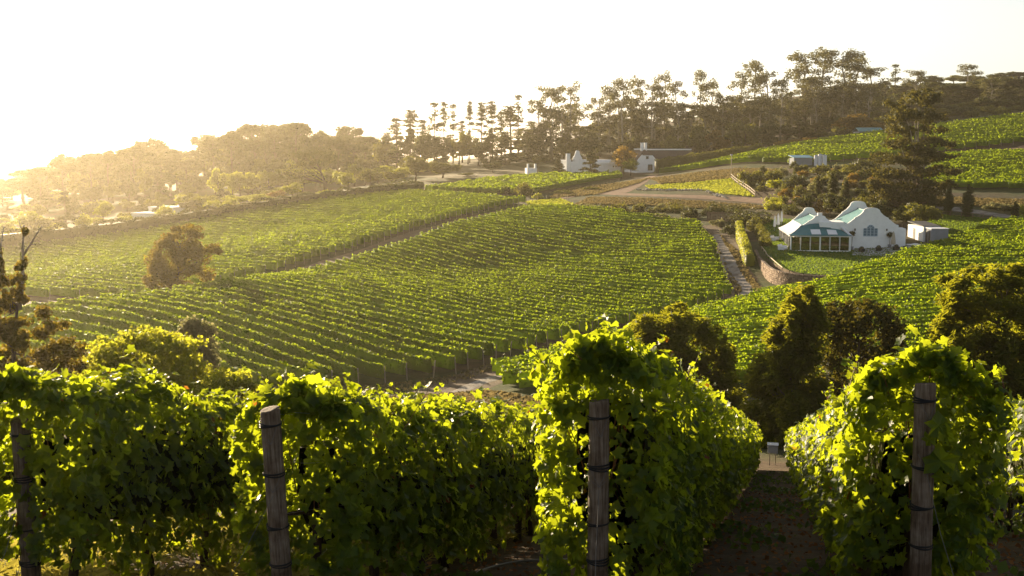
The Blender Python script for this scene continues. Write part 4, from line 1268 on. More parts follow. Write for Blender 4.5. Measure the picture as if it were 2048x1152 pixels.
# big cypress above the restaurant
def fork(b, Y):
    mb = MB()
    for pts, r0 in (([(1836,400),(1838,330),(1836,270),(1838,215)], .34), ([(1832,400),(1826,330),(1832,260),(1826,225)], .28), ([(1838,410),(1848,330),(1847,270),(1856,215)], .26), ([(1832,410),(1812,350),(1795,320)], .2), ([(1834,380),(1815,330),(1800,290)], .18), ([(1836,330),(1818,250),(1805,225)], .15), ([(1838,400),(1865,345),(1885,335)], .2), ([(1836,340),(1862,300),(1876,290)], .15)):
        P = [tuple(at(x, y, Y + (x - 1836) * .03) - b) for x, y in pts]
        mb.tube(P, [r0 * (1 - .75 * i / (len(P) - 1)) for i in range(len(P))], 7)
    return [('limb', mb, TRUNKP)]
hero('cypress_tree', 'big dark spreading cypress with bare pale limbs behind the restaurant', 'tree', 232, 1834,
     [(1840,194,26,9),(1815,202,20,9),(1862,200,16,8),(1800,222,18,10),(1785,240,14,10),(1790,262,16,8),(1860,238,18,6),(1868,262,14,5),(1810,285,26,6),(1785,290,18,6),(1875,285,22,5),(1905,290,12,4),
      (1775,315,22,7),(1805,318,24,6),(1880,315,26,6),(1850,308,14,5),(1765,345,24,8),(1800,345,28,8),(1840,345,26,8),(1880,340,24,7),(1752,368,18,7),(1785,370,30,8),(1825,372,32,9),(1870,370,26,8),(1775,390,26,7),(1815,392,32,8),(1855,392,24,7),(1795,410,28,7),(1835,412,28,7),(1865,402,16,6),(1815,425,18,5),(1848,428,14,5),(1822,262,20,7),(1856,278,20,6),(1836,300,28,7),(1832,325,26,7),(1838,232,18,8)],
     [(1834,446),(1834,415),(1836,370),(1838,330)], 30000, .40, F_CYP, seed=7, grow=1.3, growy=1.35, split=4, base_r=.55, k=60, shell=.35, depth=.75, frac=(.15, .99), extra=fork)
# feathery she-oaks on the near right
hero('sheoak_tree', 'feathery golden edged tree with pointed top right of the tallest vine row', 'tree', 66, 1570,
     [(1610,600,24,26),(1590,625,30,28),(1620,640,34,34),(1575,660,34,30),(1610,690,44,40),(1555,700,36,30),(1540,735,40,34),(1590,745,50,44),(1525,770,36,34),(1570,800,56,46),(1530,840,50,44),(1590,860,60,44),(1545,885,54,26),(1630,800,44,44)],
     [(1572,915),(1574,860),(1590,760),(1606,640)], 29000, .39, F_SHEOAK, T=SPRAY, seed=9, split=5, base_r=.2, k=34, shell=.25, upbias=1.0, depth=.7, frac=(.1, .98))
hero('sheoak_tree', 'feathery brown green tree behind the tallest vine row', 'tree', 72, 1385,
     [(1300,650,40,24),(1345,635,34,22),(1395,655,40,26),(1290,680,36,24),(1340,680,48,34),(1420,690,36,30),(1390,720,50,36),(1450,725,30,28),(1330,730,50,34),(1430,770,44,40),(1380,790,56,44),(1460,800,34,40),(1420,840,54,44),(1470,860,36,34)],
     [(1390,925),(1390,860),(1380,760),(1370,690)], 25000, .39, F_SHEOAK, T=SPRAY, seed=10, split=5, base_r=.2, k=34, shell=.25, upbias=1.0, depth=.7, frac=(.1, .98))
hero('dark_tree', 'dark brown green rounded tree between the two feathery trees', 'tree', 70, 1720,
     [(1690,625,44,24),(1740,622,44,22),(1650,650,36,28),(1720,660,56,36),(1780,655,34,28),(1670,700,44,36),(1740,705,54,38),(1790,690,26,26),(1680,760,54,44),(1750,750,44,36),(1700,820,60,50),(1640,850,50,44),(1750,830,50,50),(1690,880,56,30)],
     [(1715,915),(1712,860),(1715,760),(1718,680)], 15000, .22, F_BROWN, seed=12, split=5, base_r=.22, k=30, shell=.4, depth=.8, frac=(.1, .97))
hero('sheoak_tree', 'large feathery tree at the right edge behind the rightmost post', 'tree', 64, 1970,
     [(1920,575,36,26),(1965,560,36,24),(2020,556,40,24),(2070,560,40,26),(1900,610,34,30),(1950,610,50,36),(2010,610,50,38),(2065,620,50,40),(1880,660,32,30),(1930,665,50,40),(1990,675,54,44),(2050,685,54,46),(1890,715,36,34),(1950,735,56,46),(2020,755,60,50),(2080,745,50,50),(1910,775,44,36),(1970,805,56,40),(2040,815,54,36)],
     [(1985,850),(1985,790),(1990,700),(2000,620)], 30000, .39, F_SHEOAK, T=SPRAY, seed=13, split=5, base_r=.26, k=40, shell=.25, upbias=1.0, depth=.7, frac=(.1, .98))
# near left: bright round bush, its smaller neighbour, the grey shrub and the ragged trees at the edge
hero('round_bush', 'big bright yellow green round bush behind the left vine row', 'bush', 42, 290,
     [(230,690,34,18),(280,680,40,18),(335,688,38,18),(375,705,28,18),(205,715,26,20),(255,725,44,28),(315,730,48,30),(375,740,34,28),(190,750,26,24),(250,780,56,36),(330,785,56,36),(390,785,30,26),(290,840,70,40)],
     [(292,960),(292,880),(290,800),(290,740)], 18000, .13, F_LIGHT, seed=15, grow=1.25, split=5, base_r=.09, k=30, shell=.55, upbias=.7, depth=.9, frac=(.05, .95))
hero('round_bush', 'small bright bush right of the big round bush', 'bush', 40, 455,
     [(440,758,24,14),(475,757,26,14),(455,780,36,20),(495,778,20,14),(415,785,20,16),(460,815,44,28)], [(455,900),(455,860),(455,820),(455,790)], 4500, .12, F_LIGHT, seed=16, base_r=.05, k=12, shell=.5, upbias=.7, depth=.9, frac=(.05, .95))
hero('grey_shrub', 'dull grey green shrub behind the big round bush', 'bush', 62, 400,
     [(385,650,26,16),(412,660,20,18),(375,675,26,18),(408,690,28,22),(380,710,34,22),(420,725,24,24),(395,750,36,24)], [(400,830),(400,780),(400,740),(400,690)], 6500, .16, F_GREY, seed=17, base_r=.08, k=16, shell=.35, depth=.9, frac=(.05, .95))
def bare(b, Y):
    mb = MB()
    for pts, r0 in (([(38,620),(45,560),(46,500),(48,450)], .10), ([(47,510),(60,490),(75,465),(84,452)], .05), ([(48,470),(42,455),(37,440)], .035), ([(60,490),(72,488)], .02), ([(8,560),(0,500),(8,452)], .06)):
        P = [tuple(at(x, y, Y + .2) - b) for x, y in pts]
        mb.tube(P, [r0 * (1 - .7 * i / (len(P) - 1)) for i in range(len(P))], 6)
    return [('limb', mb, TRUNKP)]
hero('ragged_tree', 'ragged ivy clad tree with bare forked limbs at the left edge', 'tree', 46, 25,
     [(48,462,9,8),(44,530,12,14),(38,560,13,16),(30,590,14,16),(46,600,8,8),(-4,520,12,30),(4,560,10,20),(8,610,20,18),(35,640,16,14),(15,660,30,26),(40,690,22,22),(8,720,36,30),(45,735,24,18),(15,780,44,34),(-20,640,24,30)],
     [(25,960),(25,800),(28,680),(36,600)], 8500, .16, F_RUST, seed=19, split=4, base_r=.16, k=20, shell=.35, depth=.9, frac=(.05, .97), extra=bare)
hero('amber_shrub', 'thin amber shrub between the ragged tree and the round bush', 'bush', 50, 120,
     [(85,625,18,14),(105,650,18,14),(80,665,22,14),(120,690,24,16),(90,705,24,16),(150,705,20,14),(110,730,34,20),(165,735,22,18)], [(110,870),(110,800),(108,740),(105,690)], 3600, .15, F_RUST, seed=21, base_r=.05, k=16, shell=.2, depth=.9, frac=(.05, .97))

# --- tangled scrub on the bank between the red terrace and the hillside vines
scrub = [(1478,352),(1560,338),(1650,338),(1760,345),(1790,400),(1760,420),(1700,428),(1620,418),(1580,412),(1520,398)]
kk = 0
while kk < 80:
    px, py = rr.uniform(1478, 1795), rr.uniform(336, 432)
    if not inside(scrub, np.array([px]), np.array([py]))[0]: continue
    p = g(px, py)
    plant(rr.choice(['darkshrub', 'darkshrub', 'shrub', 'shrub', 'greyshrub', 'ambershrub']), (p[0], p[1], p[2] - .2), rr.uniform(1.2, 3.2), rr.uniform(2.5, 5.5), 'shrub', 'tangled shrub on the bank between the dirt terrace and the restaurant', 'shrub', 'tangled scrub above the restaurant', kk)
    kk += 1
for k in range(40):
    px, py = rr.uniform(1130, 1440), rr.uniform(399, 436)
    if py < 410 + (px - 1130) * .03: continue
    p = g(px, py)
    plant(rr.choice(['darkshrub', 'shrub', 'greyshrub']), (p[0], p[1], p[2] - .2), rr.uniform(.8, 1.8), rr.uniform(2, 4), 'shrub', 'low scrub along the top edge of the centre vine field', 'shrub', 'low scrub above the centre field', k)
# --- hedges
def hedge(name, label, pts, h, w, dens, ls, mat, seed, lump=.12, off=0):
    rng = np.random.default_rng(seed)
    P = spline(pts, .7)
    d = np.r_[0, np.cumsum(np.linalg.norm(np.diff(P, axis=0), axis=1))]
    L = d[-1]
    hs = np.array(h if hasattr(h, '__len__') else (h, h), float)
    N = int(L * dens)
    s = rng.uniform(0, L, N)
    c = np.c_[np.interp(s, d, P[:, 0]), np.interp(s, d, P[:, 1])]
    T = np.gradient(P, axis=0); T /= np.linalg.norm(T, axis=1)[:, None]
    t = np.c_[np.interp(s, d, T[:, 0]), np.interp(s, d, T[:, 1])]
    n = np.c_[-t[:, 1], t[:, 0]]
    hh = np.interp(s / L, np.linspace(0, 1, len(hs)), hs) * (1 + lump * fnoise(s, rs(seed + 1), 6, .1, 1.5))
    u = rng.uniform(-1, 1, N)                        # round the section from one foot over the top to the other
    ang = u * 1.7
    lat = np.sin(ang) * w / 2 * (1 + lump * fnoise(s, rs(seed + 2), 6, .1, 1.5)); ca = np.cos(ang)
    z = np.where(np.abs(u) > .62, rng.uniform(.02, .8, N), .8 + .2 * np.maximum(ca, 0)) * hh * rng.uniform(.93, 1.06, N)
    lat = np.where(np.abs(u) > .62, np.sign(u) * w / 2 * rng.uniform(.85, 1.08, N), lat)
    xy = c + n * lat[:, None]
    C = np.c_[xy, HH(c[:, 0], c[:, 1]) + z]
    Nv = np.c_[n * np.sin(ang)[:, None], np.maximum(.2, ca)] + rng.normal(0, .5, (N, 3))
    q = len(P)
    Nn = np.stack([-T[:, 1], T[:, 0]], 1)
    hq = np.interp(d / L, np.linspace(0, 1, len(hs)), hs)
    gz = HH(P[:, 0], P[:, 1])
    ring = [np.c_[P + Nn * (lt * w / 2), gz + zz * hq] for lt, zz in ((-.8, 0), (-.75, .86), (.75, .86), (.8, 0))]
    eV = np.stack(ring, 1).reshape(-1, 3)
    a = np.arange(q - 1) * 4
    eI = np.concatenate([np.stack([a + k, a + 4 + k, a + 5 + k, a + 1 + k], 1).ravel() for k in range(3)] + [np.array([0, 1, 2, 3, 4*q-1, 4*q-2, 4*q-3, 4*q-4])])
    o = link(name, leaf_mesh(name, C, Nv, ls * rng.uniform(.7, 1.3, N), QUAD, mat, rng, extra=(eV, eI)))
    tag(o, label, 'hedge')
    return o
HP = [onto(1311,380), onto(1400,388), onto(1470,394), onto(1518,398)]
HHT = [at(px, t, p[1])[2] - p[2] for p, px, t in zip(HP, (1311, 1400, 1470, 1518), (319, 305, 294, 288))]
HP2 = [onto(1545,402), onto(1590,404), onto(1628,406)]
HHT2 = [max(1.2, at(px, t, p[1])[2] - p[2]) for p, px, t in zip(HP2, (1545, 1590, 1628), (285, 279, 275))]
hedge('hedge', 'long dark hedge along the top of the left vine field', [g(-60,512), g(100,492), g(250,472), g(400,447), g(550,421), g(700,400), g(800,390), g(842,386)], (4.6, 4.2, 3.8, 3.4, 3.0, 2.8, 3.0), 3.2, 95, .42, F_DARK, 31)
hedge('hedge', 'russet topped hedge beside the dark roofed house', HP, HHT, 2.6, 100, .36, F_OAK, 32, .05)
hedge('hedge', 'shorter russet hedge farther up the hillside vines', HP2, HHT2, 2.2, 90, .34, F_AMBER, 33, .05)
hedge('hedge', 'sunlit yellow green clipped hedge beside the restaurant lawn', [g(1478,462), g(1486,492), g(1494,520), g(1500,533)], 1.9, 1.5, 260, .17, F_LIGHT, 34, .05)
place('dome', 795, 358, 318, 90, 'shrub', 'rounded dark shrub at the right end of the long hedge', 'shrub')

# --- shrubs round the dirt terraces and the restaurant
for k, (kd, px, top, base, w, lab) in enumerate([
 ('shrub',1050,362,392,46,'large round shrub by the bend of the dirt path'),
 ('darkshrub',1012,370,388,34,'shrub at the left of the path bend'),
 ('darkshrub',985,374,386,30,'leftmost shrub of the group by the path bend'),
 ('lightshrub',1075,384,398,26,'small bright shrub just right of the path bend'),
 ('shrub',1125,378,388,50,'low shrub strip beside the upper rail fence'),
 ('shrub',1180,368,380,40,'low shrub beside the upper rail fence nearer the house'),
 ('darkshrub',1137,398,420,26,'leftmost shrub on the top edge of the centre field'),
 ('greyshrub',1170,396,424,46,'pale grey shrub on the top edge of the centre field'),
 ('darkshrub',1205,402,427,36,'dark shrub right of the pale grey shrub'),
 ('shrub',1238,397,428,44,'tallest shrub on the top edge of the centre field'),
 ('shrub',1277,400,424,30,'small shrub before the red dirt terrace'),
 ('darkshrub',1300,414,434,36,'low dark shrub right of the small one'),
 ('oakdome',1350,401,424,34,'round tree like shrub alone before the red dirt terrace'),
 ('greyshrub',1325,424,446,60,'low grey scrub at the right top corner of the centre field'),
 ('darkshrub',1382,412,436,40,'dark shrub left of the wooden gate'),
 ('dome',1433,403,424,44,'clipped shrub behind the wooden gate'),
 ('dome',1470,406,428,36,'clipped shrub right of the wooden gate'),
 ('dome',1502,416,446,84,'widest dark clipped shrub near the restaurant'),
 ('lightdome',1547,390,418,42,'bright green clipped ball above the widest dark shrub'),
 ('greyshrub',1435,432,452,40,'grey shrub at the foot of the wooden gate'),
 ('darkshrub',1462,445,470,44,'dark shrub at the head of the yellow green hedge'),
 ('oakdome',1511,432,460,36,'upper ball shrub on the restaurant lawn'),
 ('oakdome',1520,446,470,22,'second ball shrub on the restaurant lawn'),
 ('oakdome',1527,456,480,26,'third ball shrub on the restaurant lawn'),
 ('oakdome',1534,466,492,26,'lowest ball shrub on the restaurant lawn'),
 ('dome',1585,408,428,40,'clipped shrub behind the restaurant left corner'),
 ('lightshrub',1578,400,420,34,'yellow shrub behind the restaurant left corner'),
 ('shrub',1500,322,372,56,'big shrub right of the white rail fence'),
 ('shrub',1540,330,365,50,'shrub left of the pale flowering bush'),
 ('greyshrub',1562,332,356,36,'pale flowering bush below the blue shed'),
 ('lightshrub',1548,348,376,40,'bright shrub below the pale flowering bush'),
 ('darkshrub',1590,345,378,60,'dark shrub below the blue shed'),
 ('shrub',1640,326,350,50,'shrub right of the steel tanks'),
 ('shrub',1700,325,348,50,'shrub left of the dark dome beside the cypress'),
 ('darkshrub',1728,304,342,64,'dark dome shaped shrub left of the big cypress'),
 ('round',1720,392,440,60,'dark tree behind the restaurant roof'),
 ('darkround',1690,388,440,60,'dark tree between the two restaurant gables'),
 ('darkround',1660,384,435,56,'dark tree behind the left restaurant roof'),
 ('ambershrub',1640,398,428,50,'amber bush above the left restaurant roof'),
 ('darkround',1610,385,425,56,'dark tree above the left restaurant gable'),
 ('darkround',1765,395,450,60,'dark tree behind the right restaurant gable'),
 ('ambershrub',1700,398,425,44,'amber bush beside the back gable'),
 ('round',1845,398,462,84,'big bushy tree behind the grey outbuilding'),
 ('round',1808,408,456,50,'leafy tree between the gable and the outbuilding'),
 ('greyshrub',2020,398,420,60,'blue grey scrub beside the road on the right'),
 ('greyshrub',1985,402,418,40,'grey scrub left of the single small cypress'),
 ('lightshrub',2045,406,434,14,'light shrub at the right edge by the road'),
 ]):
    place(kd, px, top, None, w, 'tree' if kd in ('round', 'darkround') else 'shrub', lab, 'tree' if kd in ('round', 'darkround') else 'shrub', None, k, base)
for k, (px, top, base, w, lab) in enumerate([(1897,373,431,20,'left of the two tall slim cypresses by the road'),(1935,369,435,24,'right of the two tall slim cypresses by the road'),(2030,402,438,15,'single small cypress near the right edge'),
    (1635,350,392,16,'slim cypress farthest left above the restaurant'),(1664,341,398,20,'tallest slim cypress above the restaurant'),(1690,356,404,18,'slim cypress right of the tallest above the restaurant'),(1866,390,420,16,'small cypress below the big spreading one'),(1756,378,412,16,'small dark cypress behind the right gable')]):
    place('cypress', px, top, None, w, 'cypress_tree', lab, 'tree', None, k, base)
# ------------------------------------------------------------------ buildings
WHITE = plain('white_plaster', (0.78, 0.78, 0.77), 0.85, 0.08, 0.9, 0.2)
TEAL = plain('teal_sheet_roof', (0.075, 0.20, 0.205), 0.5, 0.16, 1.2, 0.35, stretch=(1, .15, 1))
TEALD = plain('teal_canvas', (0.022, 0.15, 0.17), 0.6, 0.12, 2.0, 0.25)
CANVAS = plain('white_canvas', (0.72, 0.72, 0.74), 0.8, 0.05, 2)
GREYW = plain('grey_plaster', (0.22, 0.235, 0.26), 0.9, 0.12, 1.2, 0.15)
SLATE = plain('dark_slate', (0.045, 0.048, 0.055), 0.7, 0.25, 2)
THATCH = plain('dark_thatch', (0.085, 0.066, 0.066), 0.95, 0.25, 3, 0.05, 0.4)
BLUEFR = plain('pale_blue_frame', (0.36, 0.46, 0.55), 0.6, 0.08, 3)
WOODB = plain('red_brown_timber', (0.14, 0.055, 0.032), 0.7, 0.25, 8)
PALEWD = plain('pale_timber', (0.42, 0.33, 0.23), 0.8, 0.2, 6)
PLANTER = plain('dark_planter', (0.018, 0.022, 0.02), 0.6, 0.2, 5)
CANV2 = plain('beige_canvas', (0.42, 0.36, 0.27), 0.9, 0.12, 4)
DARKM = plain('dark_metal', (0.02, 0.02, 0.022), 0.5, 0.2, 5)
ROOFW = plain('white_sheet_roof', (0.66, 0.67, 0.70), 0.5, 0.06, 2, 0.3)
BLUER = plain('blue_sheet_roof', (0.10, 0.26, 0.36), 0.5, 0.1, 2, 0.3)
FLOORW = plain('timber_floor', (0.14, 0.08, 0.04), 0.5, 0.3, 3)
def glass_mat(name, tint, refl=0.16):
    m, nt, p = nodes(name)
    t = nt.nodes.new('ShaderNodeBsdfTransparent'); t.inputs[0].default_value = rgba(tint)
    gl = nt.nodes.new('ShaderNodeBsdfGlossy'); gl.inputs['Roughness'].default_value = 0.03
    mx = nt.nodes.new('ShaderNodeMixShader'); mx.inputs[0].default_value = refl
    nt.links.new(t.outputs[0], mx.inputs[1]); nt.links.new(gl.outputs[0], mx.inputs[2])
    nt.links.new(mx.outputs[0], nt.nodes['Material Output'].inputs['Surface'])
    return m
GLASS = glass_mat('clear_pane', (0.28, 0.25, 0.21))
WPANE = plain('blue_window_pane', (0.10, 0.17, 0.24), 0.15, 0.15, 2, 0.6)
DARKPANE = plain('dark_window_pane', (0.03, 0.035, 0.045), 0.15, 0.2, 2, 0.6)

def gable_poly(hw, eave, top, cap=True):
    """half outline of a scrolled Cape gable, mirrored"""
    k = hw / 4.25
    f = lambda z: eave + (z - 3.9) / (6.85 - 3.9) * (top - eave)
    r = [(4.25, 3.9), (3.85, 4.02), (3.4, 4.35), (3.0, 4.72), (2.70, 4.93), (2.66, 5.12), (2.3, 5.30), (1.85, 5.62), (1.5, 5.98), (1.34, 6.15), (1.30, 6.36), (1.12, 6.60), (.82, 6.76), (.42, 6.84), (0, 6.86)]
    r = [(x * k, f(z)) for x, z in r]
    left = [(-x, z) for x, z in r[-2::-1]]
    return [(hw, -.5)] + r + left + [(-hw, -.5)]
def hall(root, hw, eave, top, topb, L, ridge, roofmat, drop=0.0):
    MB().prism(gable_poly(hw, eave, top), 0, .42).build('front_gable', WHITE, root)
    MB().prism(gable_poly(hw, eave, topb), L - .42, L).build('back_gable', WHITE, root)
    for s in (-1, 1):
        MB().box((min(s * hw, s * (hw - .3)), .42, -.5), (max(s * hw, s * (hw - .3)), L - .42, eave - .25)).build('side_wall', WHITE, root)
        n = 5
        for q in range(n):                           # roof sheets laid side by side
            y0 = .43 + (L - .86) * q / n; y1 = .43 + (L - .86) * (q + 1) / n - .03
            quad = [(s * (hw + .25), y0, eave - .30), (s * (hw + .25), y1, eave - .30), (0, y1, ridge), (0, y0, ridge)]
            if s < 0: quad = quad[::-1]
            MB().slab(quad, .08).build('roof_sheet', roofmat, root)
    MB().box((-.16, .43, ridge - .06), (.16, L - .43, ridge + .09)).build('ridge_cap', roofmat, root)
RZ = R(-7.5)
base_h = at(1741, 498, 188)
hz0 = base_h[2]
rh = empty('restaurant_hall', (base_h[0], base_h[1], hz0), RZ)
tag(rh, 'white hall with large scrolled gable, arched window and teal roof', 'building')
hall(rh, 4.3, 3.95, 6.75, 7.25, 14.0, 6.0, TEAL)
MB().box((-8.2, .12, -.5), (-4.3, 6.0, 4.35)).build('link_wing', WHITE, rh)
MB().box((4.3, .3, -.5), (5.55, 3.6, 3.35)).build('side_lean_to', WHITE, rh)
wr = MB()
wx0, wx1, wz0, wz1 = -1.25, 1.05, 2.15, 3.35
wf = MB().box((wx0, -.06, wz0 - .08), (wx1, -.005, wz1)).build('window', BLUEFR, rh)
for i in range(4):
    a = wx0 + .07 + i * .57
    for j in range(3):
        MB().box((a, -.085, wz0 + .04 + j * .42), (a + .44, -.062, wz0 + .04 + j * .42 + .37)).build('pane', WPANE, wf)
arch = [(-.1 + .62 * math.cos(t), wz1 + .003 + .62 * math.sin(t)) for t in np.linspace(0, math.pi, 13)]
fl = MB().prism(arch, -.06, -.004).build('fanlight', BLUEFR, rh)
for i in range(4):
    t0, t1 = i * math.pi / 4 + .09, (i + 1) * math.pi / 4 - .09
    poly = [(-.1 + .13 * math.cos((t0+t1)/2), wz1 + .06 + .1 * math.sin((t0+t1)/2))] + [(-.1 + .52 * math.cos(t), wz1 + .05 + .5 * math.sin(t)) for t in np.linspace(t0, t1, 4)]
    MB().prism(poly, -.084, -.062).build('pane', WPANE, fl)
for x in (-2.6, 2.45):
    MB().box((x - .09, -.22, 3.0), (x + .09, -.02, 3.35)).build('wall_lamp', DARKM, rh)

pv0 = at(1638, 500, 190.5)
pz = pv0[2]
pvn = empty('restaurant_pavilion', (pv0[0], pv0[1], pz), RZ)
tag(pvn, 'white gabled dining pavilion with glass verandah and teal and white awning roof', 'building')
hall(pvn, 2.95, 4.1, 5.75, 6.35, 15.0, 5.2, TEAL)
EX0, EX1, EY = -5.2, 4.35, -4.3                      # verandah edges
MB().box((EX0, EY, -.6), (EX1, 14, .12)).build('floor_slab', FLOORW, pvn)
MB().box((EX0 - .05, EY - .08, -.62), (EX1 + .05, EY + .06, .30)).build('front_plinth', WHITE, pvn)
MB().box((EX0 - .08, EY + .07, -.62), (EX0 + .06, 13.5, .30)).build('side_plinth', WHITE, pvn)
nb = 6
bw = (EX1 - EX0 - .24) / nb
for i in range(nb + 1):
    x = EX0 + .12 + i * bw
    wd = .11 if i % 3 == 0 else .05
    MB().box((x - wd, EY - .04, .303), (x + wd, EY + .1, 2.52)).build('post', WHITE, pvn)
    if i < nb:
        fr = MB().box((x + .13, EY + .02, .34), (x + bw - .13, EY + .035, 2.46)).build('glass_pane', GLASS, pvn)
MB().box((EX0 - .03, EY - .05, 2.523), (EX1 + .03, EY + .11, 2.70)).build('front_beam', WHITE, pvn)
ns = 9
bl = (13.3 - EY - .3) / ns
for i in range(ns + 1):
    y = EY + .25 + i * bl
    wd = .10 if i % 3 == 0 else .05
    if i: MB().box((EX0 - .05, y - wd, .304), (EX0 + .07, y + wd, 2.52)).build('post', WHITE, pvn)
    if i < ns: MB().box((EX0 + .0, y + .12, .34), (EX0 + .012, y + bl - .12, 2.46)).build('glass_pane', GLASS, pvn)
MB().box((EX0 - .06, EY + .12, 2.524), (EX0 + .08, 13.5, 2.70)).build('side_beam', WHITE, pvn)
MB().box((EX1 - .02, EY + .12, -.5), (EX1 + .13, 0, 2.7)).build('end_wall', WHITE, pvn)
# curved verandah roofs: white ribs on the left, teal canvas with two white panels in front
def curve(t, z0, z1):                                # hollow curve from eave to wall
    return z0 + (z1 - z0) * (0.55 * t + 0.45 * t ** 2)
nrib = 13
y_lo, y_hi = EY - .15, 13.6
for i in range(nrib):
    a, b = y_lo + (y_hi - y_lo) * i / nrib, y_lo + (y_hi - y_lo) * (i + 1) / nrib
    mb = MB()
    xs = np.linspace(0, 1, 6)
    ca, cb = max(a, -4.45), b
    V = []
    for t in xs:
        x = EX0 - .25 + (EX0 * -1 - 2.95 + .25) * t
        lim = EY - .15 + (0 - EY + .15) * t        # hip line with the front roof
        ya, yb = max(a, lim), max(b, lim)
        z = curve(t, 2.72, 4.12)
        for yy, hh in ((ya, 0), (ya + (yb - ya) * .2, .07), (ya + (yb - ya) * .75, .07), (yb - .035, 0)):
            V.append((x, yy, z + hh))
    Fs = []
    for q in range(len(xs) - 1):
        for w in range(3):
            Fs.append((q*4+w, (q+1)*4+w, (q+1)*4+w+1, q*4+w+1))
    mb.add(V, Fs); mb.add([(x, y, z - .05) for x, y, z in V], [f[::-1] for f in Fs])
    mb.build('roof_rib', ROOFW, pvn)
def front_roof(x0, x1, z_off, mat, name, t0=0.0, t1=1.0, n=8):
    mb = MB(); V = []
    xs = np.linspace(x0, x1, 9)
    for t in np.linspace(t0, t1, n):
        for x in xs:
            l, r_ = EX0 - .25 + (-2.95 - EX0 + .25) * t, EX1 + .25 + (2.7 - EX1 - .25) * t
            xx = min(max(x, l), r_)
            bow = .42 * (1 - ((xx - (l + r_) / 2) / ((r_ - l) / 2)) ** 2) * t
            V.append((xx, EY - .2 + (-EY + .18) * t, curve(t, 2.74, 4.0) + bow + z_off))
    Fs = [(i*9+j, i*9+j+1, (i+1)*9+j+1, (i+1)*9+j) for i in range(n - 1) for j in range(8)]
    mb.add(V, Fs); mb.add([(x, y, z - .045) for x, y, z in V], [f[::-1] for f in Fs])
    return mb.build(name, mat, pvn, True)
front_roof(EX0 - .25, EX1 + .25, 0, TEALD, 'front_awning')
front_roof(-1.75, -.25, .06, CANVAS, 'awning_panel', .10, .55, 6)
front_roof(.85, 2.35, .06, CANVAS, 'awning_panel', .10, .55, 6)
front_roof(-1.55, 1.55, .10, TEALD, 'awning_vent', .66, .96, 4)
MB().box((-.35, .05, 5.7), (.35, .7, 6.15)).build('chimney_cap', WHITE, pvn)
MB().slab([(EX1 - .1, EY + .3, 2.8), (EX1 + .45, EY + .3, 2.62), (3.1, .1, 4.45), (2.6, .1, 4.6)], .1).build('hip_flashing', ROOFW, pvn)
# furniture behind the glass
for i in range(5):
    x = EX0 + 1.3 + i * 1.75
    t = empty('dining_table', tuple(pvn.matrix_basis @ Vector((x, EY + 1.7, .12))) if False else tuple(Matrix.LocRotScale(pvn.location, pvn.rotation_euler.to_quaternion(), None) @ Vector((x, EY + 1.7, .12))), RZ)
    tag(t, 'brown dining table behind the verandah glass, %s from the left' % ordinal(i + 1), 'table', 'tables inside the glass verandah')
    MB().box((-.45, -.45, .70), (.45, .45, .76)).build('table_top', WOODB, t)
    for sx in (-.38, .38):
        for sy in (-.38, .38):
            MB().box((sx - .03, sy - .03, 0), (sx + .03, sy + .03, .70)).build('leg', WOODB, t)

def wpt(root, p): return Matrix.LocRotScale(root.location, root.rotation_euler.to_quaternion(), None) @ Vector(p)
# outbuilding
A = g(1846, 484); Bq = g(1815, 473)
dv = Bq[:2] - A[:2]
ang = math.atan2(dv[1], dv[0]) - math.pi / 2
ob = empty('outbuilding', (A[0], A[1], A[2]), ang)
tag(ob, 'small flat roofed white and grey outbuilding right of the restaurant', 'building')
Lw = 7.0
MB().box((0, .02, -.6), (2.9, Lw, 2.55)).build('white_wall', WHITE, ob)
MB().slab([(-.1, .1, 2.58), (3.0, .1, 2.58), (3.0, Lw + .1, 3.0), (-.1, Lw + .1, 3.0)], -.1).build('slate_roof', SLATE, ob)
MB().box((-.04, 3.6, 0), (-.005, 4.6, 2.05)).build('door', DARKM, ob)
MB().box((.3, -2.7, -.6), (3.1, 0, 2.35)).build('grey_wall', GREYW, ob)
MB().box((.2, -2.8, 2.353), (3.2, .1, 2.47)).build('parapet', CANVAS, ob)
for y in (-2.2, -1.1):
    MB().box((.26, y, 0), (.297, y + .7, 1.95)).build('door', DARKM, ob)
# terrace things
def gpt(px, py): 
    p = g(px, py); return p
def picnic(px, py, label):
    p = g(px, py)
    t = empty('picnic_table', (p[0], p[1], p[2] + .09), RZ + .1)
    tag(t, label, 'table', 'timber tables on the terrace')
    for i in range(4):
        MB().box((-.95, -.40 + i * .2, .72), (.95, -.22 + i * .2, .77)).build('plank', WOODB, t)
    for s in (-1, 1):
        MB().box((-.95, s * .82 - .16, .42), (.95, s * .82 + .16, .47)).build('bench', WOODB, t)
        MB().box((s * .7 - .05, -.95, .36), (s * .7 + .05, .95, .418)).build('brace', WOODB, t)
        for q in (-1, 1):
            MB().box((s * .7 - .05, q * .55 - .05, -.1), (s * .7 + .05, q * .55 + .05, .72)).build('leg', WOODB, t)
picnic(1718, 494, 'timber table on the terrace next to the glass verandah')
picnic(1747, 494, 'timber table on the terrace under the arched window')
picnic(1774, 494, 'timber table on the terrace beside the folded beige parasol')
